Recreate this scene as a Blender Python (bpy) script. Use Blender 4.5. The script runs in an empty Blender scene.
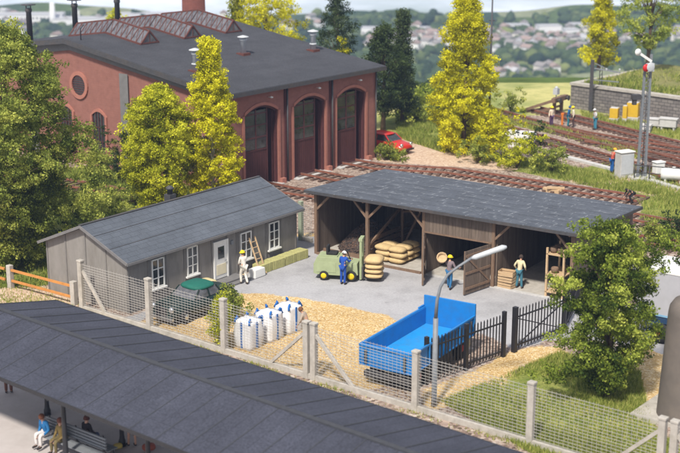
import bpy, bmesh, math, random
import numpy as np
from mathutils import Vector, Matrix, Euler
R = math.radians
SC = bpy.context.scene
COL = SC.collection
random.seed(7)
RNG = np.random.default_rng(7)

# ---------------------------------------------------------------- camera, world, sun, exposure
FPX, PITCH, CAMH = 1330.66, R(15.298), 20.848        # focal length in pixels of a 680 px wide picture
cd = bpy.data.cameras.new('camera'); cam = bpy.data.objects.new('camera', cd); COL.objects.link(cam)
cam.location = (0, 0, CAMH); cam.rotation_euler = (math.pi/2 - PITCH, 0, 0)
cd.sensor_width = 36; cd.lens = 36*FPX/680; cd.clip_start = 1; cd.clip_end = 6000
cd.dof.use_dof = True; cd.dof.focus_distance = 66; cd.dof.aperture_fstop = 0.44
SC.camera = cam

SUN_EL, SUN_AZ = 52, -110      # azimuth of the direction TO the sun, degrees from +X, counter-clockwise
W = bpy.data.worlds.new('World'); SC.world = W; W.use_nodes = True
nt = W.node_tree; nt.nodes.clear()
def N(nt, typ, **k):
    n = nt.nodes.new(typ)
    for a, v in k.items():
        if a == 'ins':
            for kk, vv in v.items(): n.inputs[kk].default_value = vv
        else: setattr(n, a, v)
    return n
out = N(nt, 'ShaderNodeOutputWorld'); bg = N(nt, 'ShaderNodeBackground', ins={'Strength': 0.085})
sky = N(nt, 'ShaderNodeTexSky', sky_type='NISHITA', sun_disc=False)
sky.sun_elevation = R(SUN_EL); sky.sun_rotation = R(90-SUN_AZ); sky.altitude = 300; sky.dust_density = 2.5; sky.air_density = 1.0
tc = N(nt, 'ShaderNodeTexCoord'); sp = N(nt, 'ShaderNodeSeparateXYZ'); cb = N(nt, 'ShaderNodeCombineXYZ')
mx = N(nt, 'ShaderNodeMath', operation='MAXIMUM', ins={1: 0.03})
nt.links.new(tc.outputs['Generated'], sp.inputs[0]); nt.links.new(sp.outputs[0], cb.inputs[0]); nt.links.new(sp.outputs[1], cb.inputs[1])
ad = N(nt, 'ShaderNodeMath', operation='ADD', ins={1: 0.16})
nt.links.new(sp.outputs[2], ad.inputs[0]); nt.links.new(ad.outputs[0], mx.inputs[0]); nt.links.new(mx.outputs[0], cb.inputs[2]); nt.links.new(cb.outputs[0], sky.inputs[0])
# broken white cloud over the whole sky
mp = N(nt, 'ShaderNodeMapping'); mp.inputs['Scale'].default_value = (1, 1, 5)
ns = N(nt, 'ShaderNodeTexNoise', ins={'Scale': 4.0, 'Detail': 8.0, 'Roughness': 0.6})
cr = N(nt, 'ShaderNodeValToRGB'); cr.color_ramp.elements[0].position = .38; cr.color_ramp.elements[1].position = .62
mixc = N(nt, 'ShaderNodeMixRGB', ins={'Color2': (8.6, 8.9, 9.8, 1)})
nt.links.new(tc.outputs['Generated'], mp.inputs[0]); nt.links.new(mp.outputs[0], ns.inputs[0]); nt.links.new(ns.outputs[0], cr.inputs[0])
nt.links.new(cr.outputs[0], mixc.inputs[0]); nt.links.new(sky.outputs[0], mixc.inputs[1])
hzb = N(nt, 'ShaderNodeMapRange', ins={1: -.14, 2: .03, 3: 1.75, 4: 1.0}); hzs = N(nt, 'ShaderNodeVectorMath', operation='SCALE')   # bright air towards and below the horizon
nt.links.new(sp.outputs[2], hzb.inputs[0]); nt.links.new(mixc.outputs[0], hzs.inputs[0]); nt.links.new(hzb.outputs[0], hzs.inputs['Scale']); nt.links.new(hzs.outputs[0], bg.inputs[0]); nt.links.new(bg.outputs[0], out.inputs[0])
sl = bpy.data.lights.new('sun', 'SUN'); sl.energy = 4.3; sl.angle = R(5); sl.color = (1, .94, .84)
so = bpy.data.objects.new('sun', sl); COL.objects.link(so)
sd = Vector((math.cos(R(SUN_AZ))*math.cos(R(SUN_EL)), math.sin(R(SUN_AZ))*math.cos(R(SUN_EL)), math.sin(R(SUN_EL))))
so.rotation_euler = (-sd).to_track_quat('-Z', 'Y').to_euler(); so.location = (0, 40, 60)
SC.view_settings.view_transform = 'Standard'; SC.view_settings.look = 'None'
SC.view_settings.exposure = 0.3; SC.view_settings.gamma = 1; SC.view_settings.use_curve_mapping = False
SC.render.engine = 'CYCLES'; SC.cycles.max_bounces = 6; SC.cycles.volume_bounces = 0

# ---------------------------------------------------------------- helpers
def G(px, py, z=0.0):
    """point of the horizontal plane at height z seen at a pixel of the 680x453 photograph"""
    u = (226.5-py)/FPX; s = (px-340)/FPX
    d = Vector((s, math.cos(PITCH)+u*math.sin(PITCH), -math.sin(PITCH)+u*math.cos(PITCH)))
    return Vector((0, 0, CAMH)) + d*((z-CAMH)/d.z)
class MB:
    def __init__(s): s.v = []; s.f = []; s.m = []; s.sm = []
    def add(s, vs, fs, mi=0, smooth=False):
        k = len(s.v); s.v += [tuple(v) for v in vs]; s.f += [tuple(i+k for i in f) for f in fs]; s.m += [mi]*len(fs); s.sm += [smooth]*len(fs); return s
    def box(s, c, d, rz=0, mi=0, M=None, taper=1.0):
        vs = []
        for z in (-.5, .5):
            t = taper if z > 0 else 1
            for x, y in ((-.5, -.5), (.5, -.5), (.5, .5), (-.5, .5)): vs.append(Vector((x*d[0]*t, y*d[1]*t, z*d[2])))
        m = Matrix.Rotation(rz, 3, 'Z') if M is None else M
        vs = [m @ v + Vector(c) for v in vs]
        return s.add(vs, [(3, 2, 1, 0), (4, 5, 6, 7), (0, 1, 5, 4), (1, 2, 6, 5), (2, 3, 7, 6), (3, 0, 4, 7)], mi)
    def b2(s, x0, x1, y0, y1, z0, z1, mi=0): return s.box(((x0+x1)/2, (y0+y1)/2, (z0+z1)/2), (abs(x1-x0), abs(y1-y0), abs(z1-z0)), 0, mi)
    def beam(s, a, b, w, h=None, mi=0):
        a = Vector(a); b = Vector(b); h = h or w; d = b-a; q = d.to_track_quat('Y', 'Z').to_matrix()
        return s.box((a+b)/2, (w, d.length, h), 0, mi, q)
    def tube(s, pts, r, n=8, mi=0, smooth=True, cap=True):
        pts = [Vector(p) for p in pts]; rs = r if isinstance(r, (list, tuple)) else [r]*len(pts); vs = []; fs = []
        up = Vector((0, 0, 1)); d0 = (pts[1]-pts[0]).normalized()
        side = d0.cross(up); side = side.normalized() if side.length > .05 else Vector((1, 0, 0))
        for i, p in enumerate(pts):
            d = (pts[min(i+1, len(pts)-1)]-pts[max(i-1, 0)]).normalized()
            side = (side-d*side.dot(d)).normalized(); o = d.cross(side)
            for k in range(n):
                a = 2*math.pi*k/n; vs.append(p+(side*math.cos(a)+o*math.sin(a))*rs[i])
        for i in range(len(pts)-1):
            for k in range(n): fs.append((i*n+k, i*n+(k+1) % n, (i+1)*n+(k+1) % n, (i+1)*n+k))
        s.add(vs, fs, mi, smooth)
        if cap:
            k = len(s.v)-len(vs); s.f += [tuple(k+i for i in range(n))[::-1], tuple(k+(len(pts)-1)*n+i for i in range(n))]; s.m += [mi]*2; s.sm += [False]*2
        return s
    def lathe(s, prof, c=(0, 0, 0), n=20, mi=0, smooth=True, M=None):
        vs = []; fs = []; c = Vector(c)
        for r, z in prof:
            for k in range(n):
                a = 2*math.pi*k/n; v = Vector((r*math.cos(a), r*math.sin(a), z)); vs.append((M @ v if M else v)+c)
        for i in range(len(prof)-1):
            for k in range(n): fs.append((i*n+k, i*n+(k+1) % n, (i+1)*n+(k+1) % n, (i+1)*n+k))
        fs2 = [tuple(range(n))[::-1], tuple((len(prof)-1)*n+i for i in range(n))]
        s.add(vs, fs, mi, smooth); k = len(s.v)-len(vs)
        s.f += [tuple(k+i for i in f) for f in fs2]; s.m += [mi]*2; s.sm += [False]*2
        return s
    def prism(s, poly, ax, t0, t1, mi=0):
        """poly 2-D extruded along axis ax ('x','y','z') from t0 to t1"""
        def P(p, t): return {'x': (t, p[0], p[1]), 'y': (p[0], t, p[1]), 'z': (p[0], p[1], t)}[ax]
        n = len(poly); vs = [P(p, t0) for p in poly]+[P(p, t1) for p in poly]
        fs = [tuple(range(n))[::-1], tuple(range(n, 2*n))]+[(i, (i+1) % n, (i+1) % n+n, i+n) for i in range(n)]
        return s.add(vs, fs, mi)
    def pillow(s, c, d, rz=0, mi=0, e=2.8, n=8, sag=.12, seed=0):
        rr = random.Random(seed); vs = []; fs = []; m = Matrix.Rotation(rz, 3, 'Z'); ph = rr.random()*6
        for i in range(n+1):
            la = -math.pi/2+math.pi*i/n
            for k in range(2*n):
                lo = math.pi*k/n
                def se(x, p): return math.copysign(abs(x)**p, x)
                x = se(math.cos(la), .8)*se(math.cos(lo), .55); y = se(math.cos(la), .8)*se(math.sin(lo), .55); z = se(math.sin(la), 1.0)
                q = 1+.06*math.sin(3*x+ph)+.05*math.cos(5*y+ph); z *= (1-sag*(x*x*y*y))*q
                vs.append(m @ Vector((x*d[0]/2, y*d[1]/2, z*d[2]/2))+Vector(c))
        for i in range(n):
            for k in range(2*n): fs.append((i*2*n+k, i*2*n+(k+1) % (2*n), (i+1)*2*n+(k+1) % (2*n), (i+1)*2*n+k))
        return s.add(vs, fs, mi, True)
    def build(s, name, mats, parent=None, bevel=0, loc=None, rz=None):
        me = bpy.data.meshes.new(name); me.from_pydata(s.v, [], s.f)
        mats = mats if isinstance(mats, (list, tuple)) else [mats]
        for m in mats: me.materials.append(m)
        me.polygons.foreach_set('material_index', s.m); me.polygons.foreach_set('use_smooth', s.sm); me.update()
        bm = bmesh.new(); bm.from_mesh(me); bmesh.ops.recalc_face_normals(bm, faces=bm.faces); bm.to_mesh(me); bm.free()
        o = bpy.data.objects.new(name, me); COL.objects.link(o)
        if parent: o.parent = parent
        if loc is not None: o.location = loc
        if rz is not None: o.rotation_euler.z = rz
        if bevel:
            b = o.modifiers.new('bevel', 'BEVEL'); b.width = bevel; b.segments = 2; b.limit_method = 'ANGLE'; b.angle_limit = R(40)
        return o
def tag(o, label=None, cat=None, group=None, kind=None):
    if label: o['label'] = label
    if cat: o['category'] = cat
    if group: o['group'] = group
    if kind: o['kind'] = kind
    return o
def empty(name, loc, rz=0, label=None, cat=None, group=None):
    o = bpy.data.objects.new(name, None); COL.objects.link(o); o.location = loc; o.rotation_euler.z = rz; o.empty_display_size = .3
    return tag(o, label, cat, group)
def children(o): return [c for c in bpy.data.objects if c.parent == o]
def copy_tree(o, parent=None):
    c = o.copy(); COL.objects.link(c)
    if parent: c.parent = parent
    for ch in children(o): copy_tree(ch, c)
    return c
def npmesh(name, verts, faces, mats, parent=None, attrs=None, smooth=False, loc=None):
    """verts (n,3) array, faces (m,k) array of equal sided faces"""
    me = bpy.data.meshes.new(name); nv = len(verts); nf, k = faces.shape
    me.vertices.add(nv); me.vertices.foreach_set('co', np.ascontiguousarray(verts, dtype=np.float32).ravel())
    me.loops.add(nf*k); me.loops.foreach_set('vertex_index', np.ascontiguousarray(faces, dtype=np.int32).ravel())
    me.polygons.add(nf); me.polygons.foreach_set('loop_start', np.arange(0, nf*k, k, dtype=np.int32))
    try: me.polygons.foreach_set('loop_total', np.full(nf, k, dtype=np.int32))
    except Exception: pass
    if smooth: me.polygons.foreach_set('use_smooth', np.ones(nf, dtype=bool))
    me.update(calc_edges=True)
    for an, (dom, arr) in (attrs or {}).items():
        if arr.ndim == 1:
            a = me.attributes.new(an, 'FLOAT', dom); a.data.foreach_set('value', arr.astype(np.float32))
        else:
            a = me.attributes.new(an, 'FLOAT_COLOR', dom)
            if arr.shape[1] == 3: arr = np.concatenate([arr, np.ones((len(arr), 1))], 1)
            a.data.foreach_set('color', arr.astype(np.float32).ravel())
    for m in (mats if isinstance(mats, (list, tuple)) else [mats]): me.materials.append(m)
    o = bpy.data.objects.new(name, me); COL.objects.link(o)
    if parent: o.parent = parent
    if loc is not None: o.location = loc
    return o

# ---------------------------------------------------------------- materials
def newmat(name):
    m = bpy.data.materials.new(name); m.use_nodes = True; nt = m.node_tree
    return m, nt, nt.nodes['Principled BSDF']
def rgb(c): return (c[0], c[1], c[2], 1)
def mat(name, c, rough=.8, var=.12, scale=3.0, bump=.0, bscale=30, metal=0, dirt=None, dirt_amt=.5, dscale=1.2, spec=.3, indiv=0.0, stretch=None):
    """base colour broken up by two noises; dirt = second colour in irregular stains; bump = fine relief"""
    m, nt, b = newmat(name); L = nt.links.new
    b.inputs['Roughness'].default_value = rough; b.inputs['Metallic'].default_value = metal; b.inputs['Specular IOR Level'].default_value = spec
    t = N(nt, 'ShaderNodeTexCoord'); src = t.outputs['Object']
    if stretch:
        mp = N(nt, 'ShaderNodeMapping'); mp.inputs['Scale'].default_value = stretch; L(src, mp.inputs[0]); src = mp.outputs[0]
    n1 = N(nt, 'ShaderNodeTexNoise', ins={'Scale': scale, 'Detail': 6.0, 'Roughness': .65}); L(src, n1.inputs[0])
    mr = N(nt, 'ShaderNodeMapRange', ins={1: .3, 2: .7, 3: 1-var, 4: 1+var}); L(n1.outputs[0], mr.inputs[0])
    val = mr.outputs[0]
    if indiv:
        oi = N(nt, 'ShaderNodeObjectInfo'); m2 = N(nt, 'ShaderNodeMapRange', ins={1: 0, 2: 1, 3: 1-indiv, 4: 1+indiv}); L(oi.outputs['Random'], m2.inputs[0])
        mm = N(nt, 'ShaderNodeMath', operation='MULTIPLY'); L(val, mm.inputs[0]); L(m2.outputs[0], mm.inputs[1]); val = mm.outputs[0]
    hs = N(nt, 'ShaderNodeVectorMath', operation='SCALE'); hs.inputs[0].default_value = c; L(val, hs.inputs['Scale'])
    col = hs.outputs[0]
    if dirt:
        n2 = N(nt, 'ShaderNodeTexNoise', ins={'Scale': dscale, 'Detail': 8.0, 'Roughness': .75}); L(src, n2.inputs[0])
        m3 = N(nt, 'ShaderNodeMapRange', ins={1: .45, 2: .75, 3: 0, 4: dirt_amt}); L(n2.outputs[0], m3.inputs[0])
        mi = N(nt, 'ShaderNodeMixRGB', ins={'Color2': rgb(dirt)}); L(m3.outputs[0], mi.inputs[0]); L(col, mi.inputs[1]); col = mi.outputs[0]
    L(col, b.inputs['Base Color'])
    if bump:
        n3 = N(nt, 'ShaderNodeTexNoise', ins={'Scale': bscale, 'Detail': 4.0}); L(src, n3.inputs[0])
        bp = N(nt, 'ShaderNodeBump', ins={'Strength': bump, 'Distance': .02}); L(n3.outputs[0], bp.inputs['Height']); L(bp.outputs[0], b.inputs['Normal'])
    return m
def plank_mat(name, c1, c2, width=.16, axis='X', rough=.85, dirt=(.1, .08, .06)):
    """vertical boards: each board its own tone, thin dark joints, grain"""
    m, nt, b = newmat(name); L = nt.links.new; b.inputs['Roughness'].default_value = rough; b.inputs['Specular IOR Level'].default_value = .2
    t = N(nt, 'ShaderNodeTexCoord'); s = N(nt, 'ShaderNodeSeparateXYZ'); L(t.outputs['Object'], s.inputs[0])
    add = N(nt, 'ShaderNodeMath', operation='ADD')
    if axis == 'XY': L(s.outputs[0], add.inputs[0]); L(s.outputs[1], add.inputs[1]); v = add.outputs[0]
    else: v = s.outputs[{'X': 0, 'Y': 1, 'Z': 2}[axis]]
    dv = N(nt, 'ShaderNodeMath', operation='DIVIDE', ins={1: width}); L(v, dv.inputs[0])
    fl = N(nt, 'ShaderNodeMath', operation='FLOOR'); L(dv.outputs[0], fl.inputs[0]); fr = N(nt, 'ShaderNodeMath', operation='FRACT'); L(dv.outputs[0], fr.inputs[0])
    wn = N(nt, 'ShaderNodeTexWhiteNoise', noise_dimensions='1D'); L(fl.outputs[0], wn.inputs['W'])
    mi = N(nt, 'ShaderNodeMixRGB', ins={'Color1': rgb(c1), 'Color2': rgb(c2)}); L(wn.outputs[0], mi.inputs[0])
    mp = N(nt, 'ShaderNodeMapping'); mp.inputs['Scale'].default_value = (14, 14, 1.5) if axis != 'Z' else (1.5, 1.5, 14); L(t.outputs['Object'], mp.inputs[0])
    n1 = N(nt, 'ShaderNodeTexNoise', ins={'Scale': 1.0, 'Detail': 6.0, 'Roughness': .7}); L(mp.outputs[0], n1.inputs[0])
    mr = N(nt, 'ShaderNodeMapRange', ins={1: .3, 2: .7, 3: .72, 4: 1.25}); L(n1.outputs[0], mr.inputs[0])
    sc = N(nt, 'ShaderNodeVectorMath', operation='SCALE'); L(mi.outputs[0], sc.inputs[0]); L(mr.outputs[0], sc.inputs['Scale'])
    ln = N(nt, 'ShaderNodeMath', operation='LESS_THAN', ins={1: .09}); L(fr.outputs[0], ln.inputs[0])
    m2 = N(nt, 'ShaderNodeMixRGB', ins={'Color2': rgb(dirt)}); L(ln.outputs[0], m2.inputs[0]); L(sc.outputs[0], m2.inputs[1]); L(m2.outputs[0], b.inputs['Base Color'])
    bp = N(nt, 'ShaderNodeBump', ins={'Strength': .6, 'Distance': .02}); bp.invert = True; L(ln.outputs[0], bp.inputs['Height']); L(bp.outputs[0], b.inputs['Normal'])
    return m
def brick_mat(name, c1, c2, cm, sx=.5, sy=.25, mortar=.03, rough=.9, vert=True, bump=.5, nz=.15):
    m, nt, b = newmat(name); L = nt.links.new; b.inputs['Roughness'].default_value = rough; b.inputs['Specular IOR Level'].default_value = .2
    t = N(nt, 'ShaderNodeTexCoord'); s = N(nt, 'ShaderNodeSeparateXYZ'); L(t.outputs['Object'], s.inputs[0]); cb = N(nt, 'ShaderNodeCombineXYZ')
    if vert:
        a = N(nt, 'ShaderNodeMath', operation='ADD'); L(s.outputs[0], a.inputs[0]); L(s.outputs[1], a.inputs[1]); L(a.outputs[0], cb.inputs[0]); L(s.outputs[2], cb.inputs[1])
    else: L(s.outputs[0], cb.inputs[0]); L(s.outputs[1], cb.inputs[1])
    br = N(nt, 'ShaderNodeTexBrick', ins={'Color1': rgb(c1), 'Color2': rgb(c2), 'Mortar': rgb(cm), 'Scale': 1.0, 'Mortar Size': mortar, 'Brick Width': sx, 'Row Height': sy, 'Bias': 0.0, 'Mortar Smooth': .3})
    L(cb.outputs[0], br.inputs['Vector'])
    n1 = N(nt, 'ShaderNodeTexNoise', ins={'Scale': 2.0, 'Detail': 8.0, 'Roughness': .7}); L(t.outputs['Object'], n1.inputs[0])
    mr = N(nt, 'ShaderNodeMapRange', ins={1: .3, 2: .7, 3: 1-nz, 4: 1+nz}); L(n1.outputs[0], mr.inputs[0])
    sc = N(nt, 'ShaderNodeVectorMath', operation='SCALE'); L(br.outputs[0], sc.inputs[0]); L(mr.outputs[0], sc.inputs['Scale']); L(sc.outputs[0], b.inputs['Base Color'])
    bp = N(nt, 'ShaderNodeBump', ins={'Strength': bump, 'Distance': .02}); bp.invert = True; L(br.outputs['Fac'], bp.inputs['Height']); L(bp.outputs[0], b.inputs['Normal'])
    return m
def leaf_mat(name, dark, mid, light, trans=.35):
    m, nt, b = newmat(name); L = nt.links.new
    at = N(nt, 'ShaderNodeAttribute', attribute_name='tint'); cr = N(nt, 'ShaderNodeValToRGB'); e = cr.color_ramp.elements
    e[0].color = rgb(dark); e[1].color = rgb(light); x = e.new(.5); x.color = rgb(mid); L(at.outputs['Fac'], cr.inputs[0])
    L(cr.outputs[0], b.inputs['Base Color']); b.inputs['Roughness'].default_value = .75; b.inputs['Specular IOR Level'].default_value = .15
    tr = N(nt, 'ShaderNodeBsdfTranslucent'); L(cr.outputs[0], tr.inputs[0]); ms = N(nt, 'ShaderNodeMixShader', ins={0: trans}); o = nt.nodes['Material Output']
    L(b.outputs[0], ms.inputs[1]); L(tr.outputs[0], ms.inputs[2]); L(ms.outputs[0], o.inputs[0])
    return m
def glass_mat(name, c, rough=.12):
    m, nt, b = newmat(name); b.inputs['Base Color'].default_value = rgb(c); b.inputs['Roughness'].default_value = rough; b.inputs['Specular IOR Level'].default_value = .8
    t = N(nt, 'ShaderNodeTexCoord'); n = N(nt, 'ShaderNodeTexNoise', ins={'Scale': 3.0, 'Detail': 3.0}); nt.links.new(t.outputs['Object'], n.inputs[0])
    mr = N(nt, 'ShaderNodeMapRange', ins={1: .3, 2: .7, 3: .6, 4: 1.5}); nt.links.new(n.outputs[0], mr.inputs[0])
    sc = N(nt, 'ShaderNodeVectorMath', operation='SCALE'); sc.inputs[0].default_value = c; nt.links.new(mr.outputs[0], sc.inputs['Scale']); nt.links.new(sc.outputs[0], b.inputs['Base Color'])
    return m
def roof_mat(name, c, rowh, colw, streak=(.5, .5, .52), amt=.12, axis='XY', grain=.25, flecks=0):
    """felt or slate roofing: courses, single slates of slightly different tone, pale worn edges"""
    m, nt, b = newmat(name); L = nt.links.new; b.inputs['Roughness'].default_value = .75; b.inputs['Specular IOR Level'].default_value = .25
    t = N(nt, 'ShaderNodeTexCoord')
    br = N(nt, 'ShaderNodeTexBrick', ins={'Color1': rgb([x*.94 for x in c]), 'Color2': rgb([x*1.06 for x in c]), 'Mortar': rgb([x*.6 for x in c]), 'Scale': 1.0, 'Mortar Size': .012, 'Brick Width': colw, 'Row Height': rowh, 'Mortar Smooth': .2})
    L(t.outputs['Object'], br.inputs['Vector'])
    n1 = N(nt, 'ShaderNodeTexNoise', ins={'Scale': 14.0, 'Detail': 6.0, 'Roughness': .8}); L(t.outputs['Object'], n1.inputs[0])
    n2 = N(nt, 'ShaderNodeTexNoise', ins={'Scale': .6, 'Detail': 5.0, 'Roughness': .6}); L(t.outputs['Object'], n2.inputs[0])
    mr = N(nt, 'ShaderNodeMapRange', ins={1: .3, 2: .7, 3: 1-grain, 4: 1+grain}); L(n1.outputs[0], mr.inputs[0])
    m2 = N(nt, 'ShaderNodeMapRange', ins={1: .3, 2: .7, 3: .85, 4: 1.18}); L(n2.outputs[0], m2.inputs[0])
    mm = N(nt, 'ShaderNodeMath', operation='MULTIPLY'); L(mr.outputs[0], mm.inputs[0]); L(m2.outputs[0], mm.inputs[1])
    sc = N(nt, 'ShaderNodeVectorMath', operation='SCALE'); L(br.outputs[0], sc.inputs[0]); L(mm.outputs[0], sc.inputs['Scale'])
    mp = N(nt, 'ShaderNodeMapping'); mp.inputs['Scale'].default_value = (1.3, 5.0, 1.0); L(t.outputs['Object'], mp.inputs[0])
    n3 = N(nt, 'ShaderNodeTexNoise', ins={'Scale': 1.6, 'Detail': 7.0, 'Roughness': .8}); L(mp.outputs[0], n3.inputs[0])
    m3 = N(nt, 'ShaderNodeMapRange', ins={1: .60, 2: .68, 3: 0, 4: amt}); L(n3.outputs[0], m3.inputs[0])
    mi = N(nt, 'ShaderNodeMixRGB', ins={'Color2': rgb(streak)}); L(m3.outputs[0], mi.inputs[0]); L(sc.outputs[0], mi.inputs[1]); last = mi.outputs[0]
    if flecks:
        n5 = N(nt, 'ShaderNodeTexNoise', ins={'Scale': 2.2, 'Detail': 3.0}); L(t.outputs['Object'], n5.inputs[0]); m5 = N(nt, 'ShaderNodeMapRange', ins={1: .50, 2: .58, 3: 0, 4: flecks}); L(n5.outputs[0], m5.inputs[0])
        b2 = N(nt, 'ShaderNodeTexBrick', ins={'Scale': 1.0, 'Mortar Size': .022, 'Brick Width': colw, 'Row Height': rowh*3, 'Mortar Smooth': .3}); L(t.outputs['Object'], b2.inputs['Vector'])
        ml_ = N(nt, 'ShaderNodeMath', operation='MULTIPLY'); L(m5.outputs[0], ml_.inputs[0]); L(b2.outputs['Fac'], ml_.inputs[1]); m6 = N(nt, 'ShaderNodeMixRGB', ins={'Color2': rgb(streak)}); L(ml_.outputs[0], m6.inputs[0]); L(last, m6.inputs[1]); last = m6.outputs[0]
    L(last, b.inputs['Base Color'])
    bp = N(nt, 'ShaderNodeBump', ins={'Strength': .35, 'Distance': .03}); L(n1.outputs[0], bp.inputs['Height']); L(bp.outputs[0], b.inputs['Normal'])
    return m
M = {}
M['conc'] = mat('concrete', (.44, .41, .37), .9, .15, 4, .3, 60, dirt=(.20, .18, .13), dirt_amt=.5)
M['conc_lt'] = mat('pale concrete', (.50, .49, .48), .9, .1, 4, .3, 60, dirt=(.3, .27, .22), dirt_amt=.35)
M['wire'] = mat('galvanised wire', (.50, .48, .45), .5, .12, 8, metal=.25)
M['black'] = mat('black iron', (.022, .021, .023), .45, .2, 6, spec=.4)
M['dark'] = mat('dark steel', (.06, .06, .065), .55, .2, 5, dirt=(.12, .08, .05), dirt_amt=.4)
M['steel'] = mat('grey painted steel', (.20, .215, .235), .5, .12, 5, dirt=(.14, .13, .12), dirt_amt=.4)
M['steel_lt'] = mat('light grey steel', (.48, .50, .52), .45, .1, 5, dirt=(.25, .24, .22), dirt_amt=.3)
M['rubber'] = mat('rubber', (.025, .025, .025), .85, .15, 10)
M['white'] = mat('white paint', (.74, .74, .72), .5, .05, 5, dirt=(.45, .42, .36), dirt_amt=.25)
M['cream'] = mat('cream paint', (.72, .66, .48), .5, .06, 5, dirt=(.4, .35, .25), dirt_amt=.3)
M['rust'] = mat('rusty rail', (.25, .095, .06), .75, .2, 6, dirt=(.10, .055, .04), dirt_amt=.7, spec=.3)
M['railtop'] = mat('worn rail head', (.33, .20, .16), .4, .15, 6, metal=.4)
M['sleeper'] = mat('sleeper timber', (.095, .058, .045), .9, .25, 3, .4, 30, dirt=(.25, .18, .14), dirt_amt=.6, indiv=.1)
M['wood'] = mat('brown timber', (.20, .13, .088), .85, .22, 4, .3, 40, dirt=(.12, .08, .055), dirt_amt=.5, stretch=(3, 3, .6))
M['wood_lt'] = mat('light timber', (.52, .37, .22), .8, .18, 5, .2, 40, dirt=(.28, .18, .1), dirt_amt=.4)
M['orange'] = mat('orange stained rail', (.55, .24, .065), .7, .15, 4, dirt=(.28, .12, .04), dirt_amt=.4)
M['planks'] = plank_mat('shed boards', (.175, .135, .108), (.13, .098, .078), .19, 'XY')
M['planks_dk'] = plank_mat('inner boards', (.115, .085, .065), (.085, .062, .048), .19, 'XY')

# ---------------------------------------------------------------- frames of the place (all fitted to one grid turned about -38 degrees)
OFX, OFY, OFR = -10.108, 60.381, .9136
SHX, SHY, SHR = -1.374, 70.626, -.5893
FEX, FEY, FER = -8.796, 58.088, -.6713
RHX, RHY, RHR = -7.173, 83.715, .8708
def W2(fx, fy, fr, x, y, z=0.0):
    return Vector((fx+x*math.cos(fr)-y*math.sin(fr), fy+x*math.sin(fr)+y*math.cos(fr), z))
def SHW(x, y, z=0.0): return W2(SHX, SHY, SHR, x, y, z)
def FEW(x, y, z=0.0): return W2(FEX, FEY, FER, x, y, z)
def OFW(x, y, z=0.0): return W2(OFX, OFY, OFR, x, y, z)
def RHW(x, y, z=0.0): return W2(RHX, RHY, RHR, x, y, z)

# ---------------------------------------------------------------- ground
def inside(poly, X, Y):
    r = np.zeros(X.shape, bool); n = len(poly)
    for i in range(n):
        x1, y1 = poly[i]; x2, y2 = poly[(i+1) % n]
        c = ((y1 > Y) != (y2 > Y)) & (X < (x2-x1)*(Y-y1)/((y2-y1) if y2 != y1 else 1e-9)+x1)
        r ^= c
    return r
def blur(a, k=1):
    for _ in range(k):
        b = np.pad(a, 1, mode='edge'); a = (b[1:-1, 1:-1]*2+b[:-2, 1:-1]+b[2:, 1:-1]+b[1:-1, :-2]+b[1:-1, 2:])/6
    return a
def pxpoly(pts): return [tuple(G(*p)[:2]) for p in pts]
def ground_height(X, Y):
    """level yard, a lip behind the far tracks, then the side of the valley"""
    lip = np.where(X < 13, 107+0*X, 122+0*X); lip = lip+np.clip((X-5)/10, 0, 1)*0
    d = np.clip(Y-lip, 0, None)
    z = -np.where(d < 40, d*d*.0035, 5.6+(d-40)*.30)
    z = np.maximum(z, -70)
    hill = -3+4.0*np.exp(-((Y-835)/40)**2)*(1+.9*np.sin(X/70-1.3)+.45*np.sin(X/31+1.2)) + 3.5*np.exp(-((Y-770)/28)**2)*(.5+.7*np.sin(X/50+.3)+.4*np.sin(X/23))
    z = z+hill*(Y > 600)-np.clip(Y-850, 0, 400)*.5
    z = z+np.where(d > 60, 1.2*np.sin(X/23+Y/31)+.8*np.sin(X/11-Y/17), 0)
    return z
xs = np.arange(-62, 76, .42); ys = np.arange(28, 132, .42)
GX, GY = np.meshgrid(xs, ys); nyy, nxx = GX.shape
asph = inside([tuple(p[:2]) for p in (OFW(-1.5, -1.2), OFW(4, -1.4), G(214, 292), G(250, 293), G(290, 297), G(330, 303), G(380, 314), G(425, 330), G(484, 334), G(515, 349), G(562, 337), G(640, 346), G(668, 356), G(740, 372), SHW(30, -16), SHW(45, -10), SHW(45, 2), SHW(17, 1), SHW(16, 8), SHW(-1, 8), SHW(-1, 3.5), OFW(13.5, 5), OFW(13, -.3), OFW(-1.5, -.3))], GX, GY)
sand = inside([tuple(p[:2]) for p in (FEW(-5, .3), FEW(12.8, .3), SHW(13.0, -16), SHW(14.3, -8.4), SHW(12.5, -6.5), SHW(-2, -5), OFW(6, -1.6), OFW(-4, -.8), OFW(-6, 2.5))], GX, GY)
sand |= inside(pxpoly([(296, 232), (314, 232), (315, 244), (297, 246)]), GX, GY)
sand |= inside(pxpoly([(470, 372), (512, 350), (560, 345), (570, 356), (520, 366), (492, 392)]), GX, GY)
sand |= inside(pxpoly([(630, 350), (668, 345), (668, 420), (640, 405)]), GX, GY)
sand |= inside(pxpoly([(420, 390), (470, 372), (500, 385), (430, 415)]), GX, GY)
grass = inside(pxpoly([(440, 398), (500, 378), (560, 352), (640, 372), (650, 420), (700, 470), (560, 470)]), GX, GY)
grass |= inside(pxpoly([(-90, 232), (-60, 300), (0, 289), (52, 286), (75, 262), (180, 215), (235, 196), (200, 168), (60, 168), (-90, 165)]), GX, GY)
grass |= inside(pxpoly([(380, 112), (480, 108), (480, 152), (440, 152), (398, 138), (380, 138)]), GX, GY)
grass |= inside(pxpoly([(470, 152), (560, 165), (700, 200), (800, 220), (800, 260), (640, 196), (520, 172), (440, 158)]), GX, GY)
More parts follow.
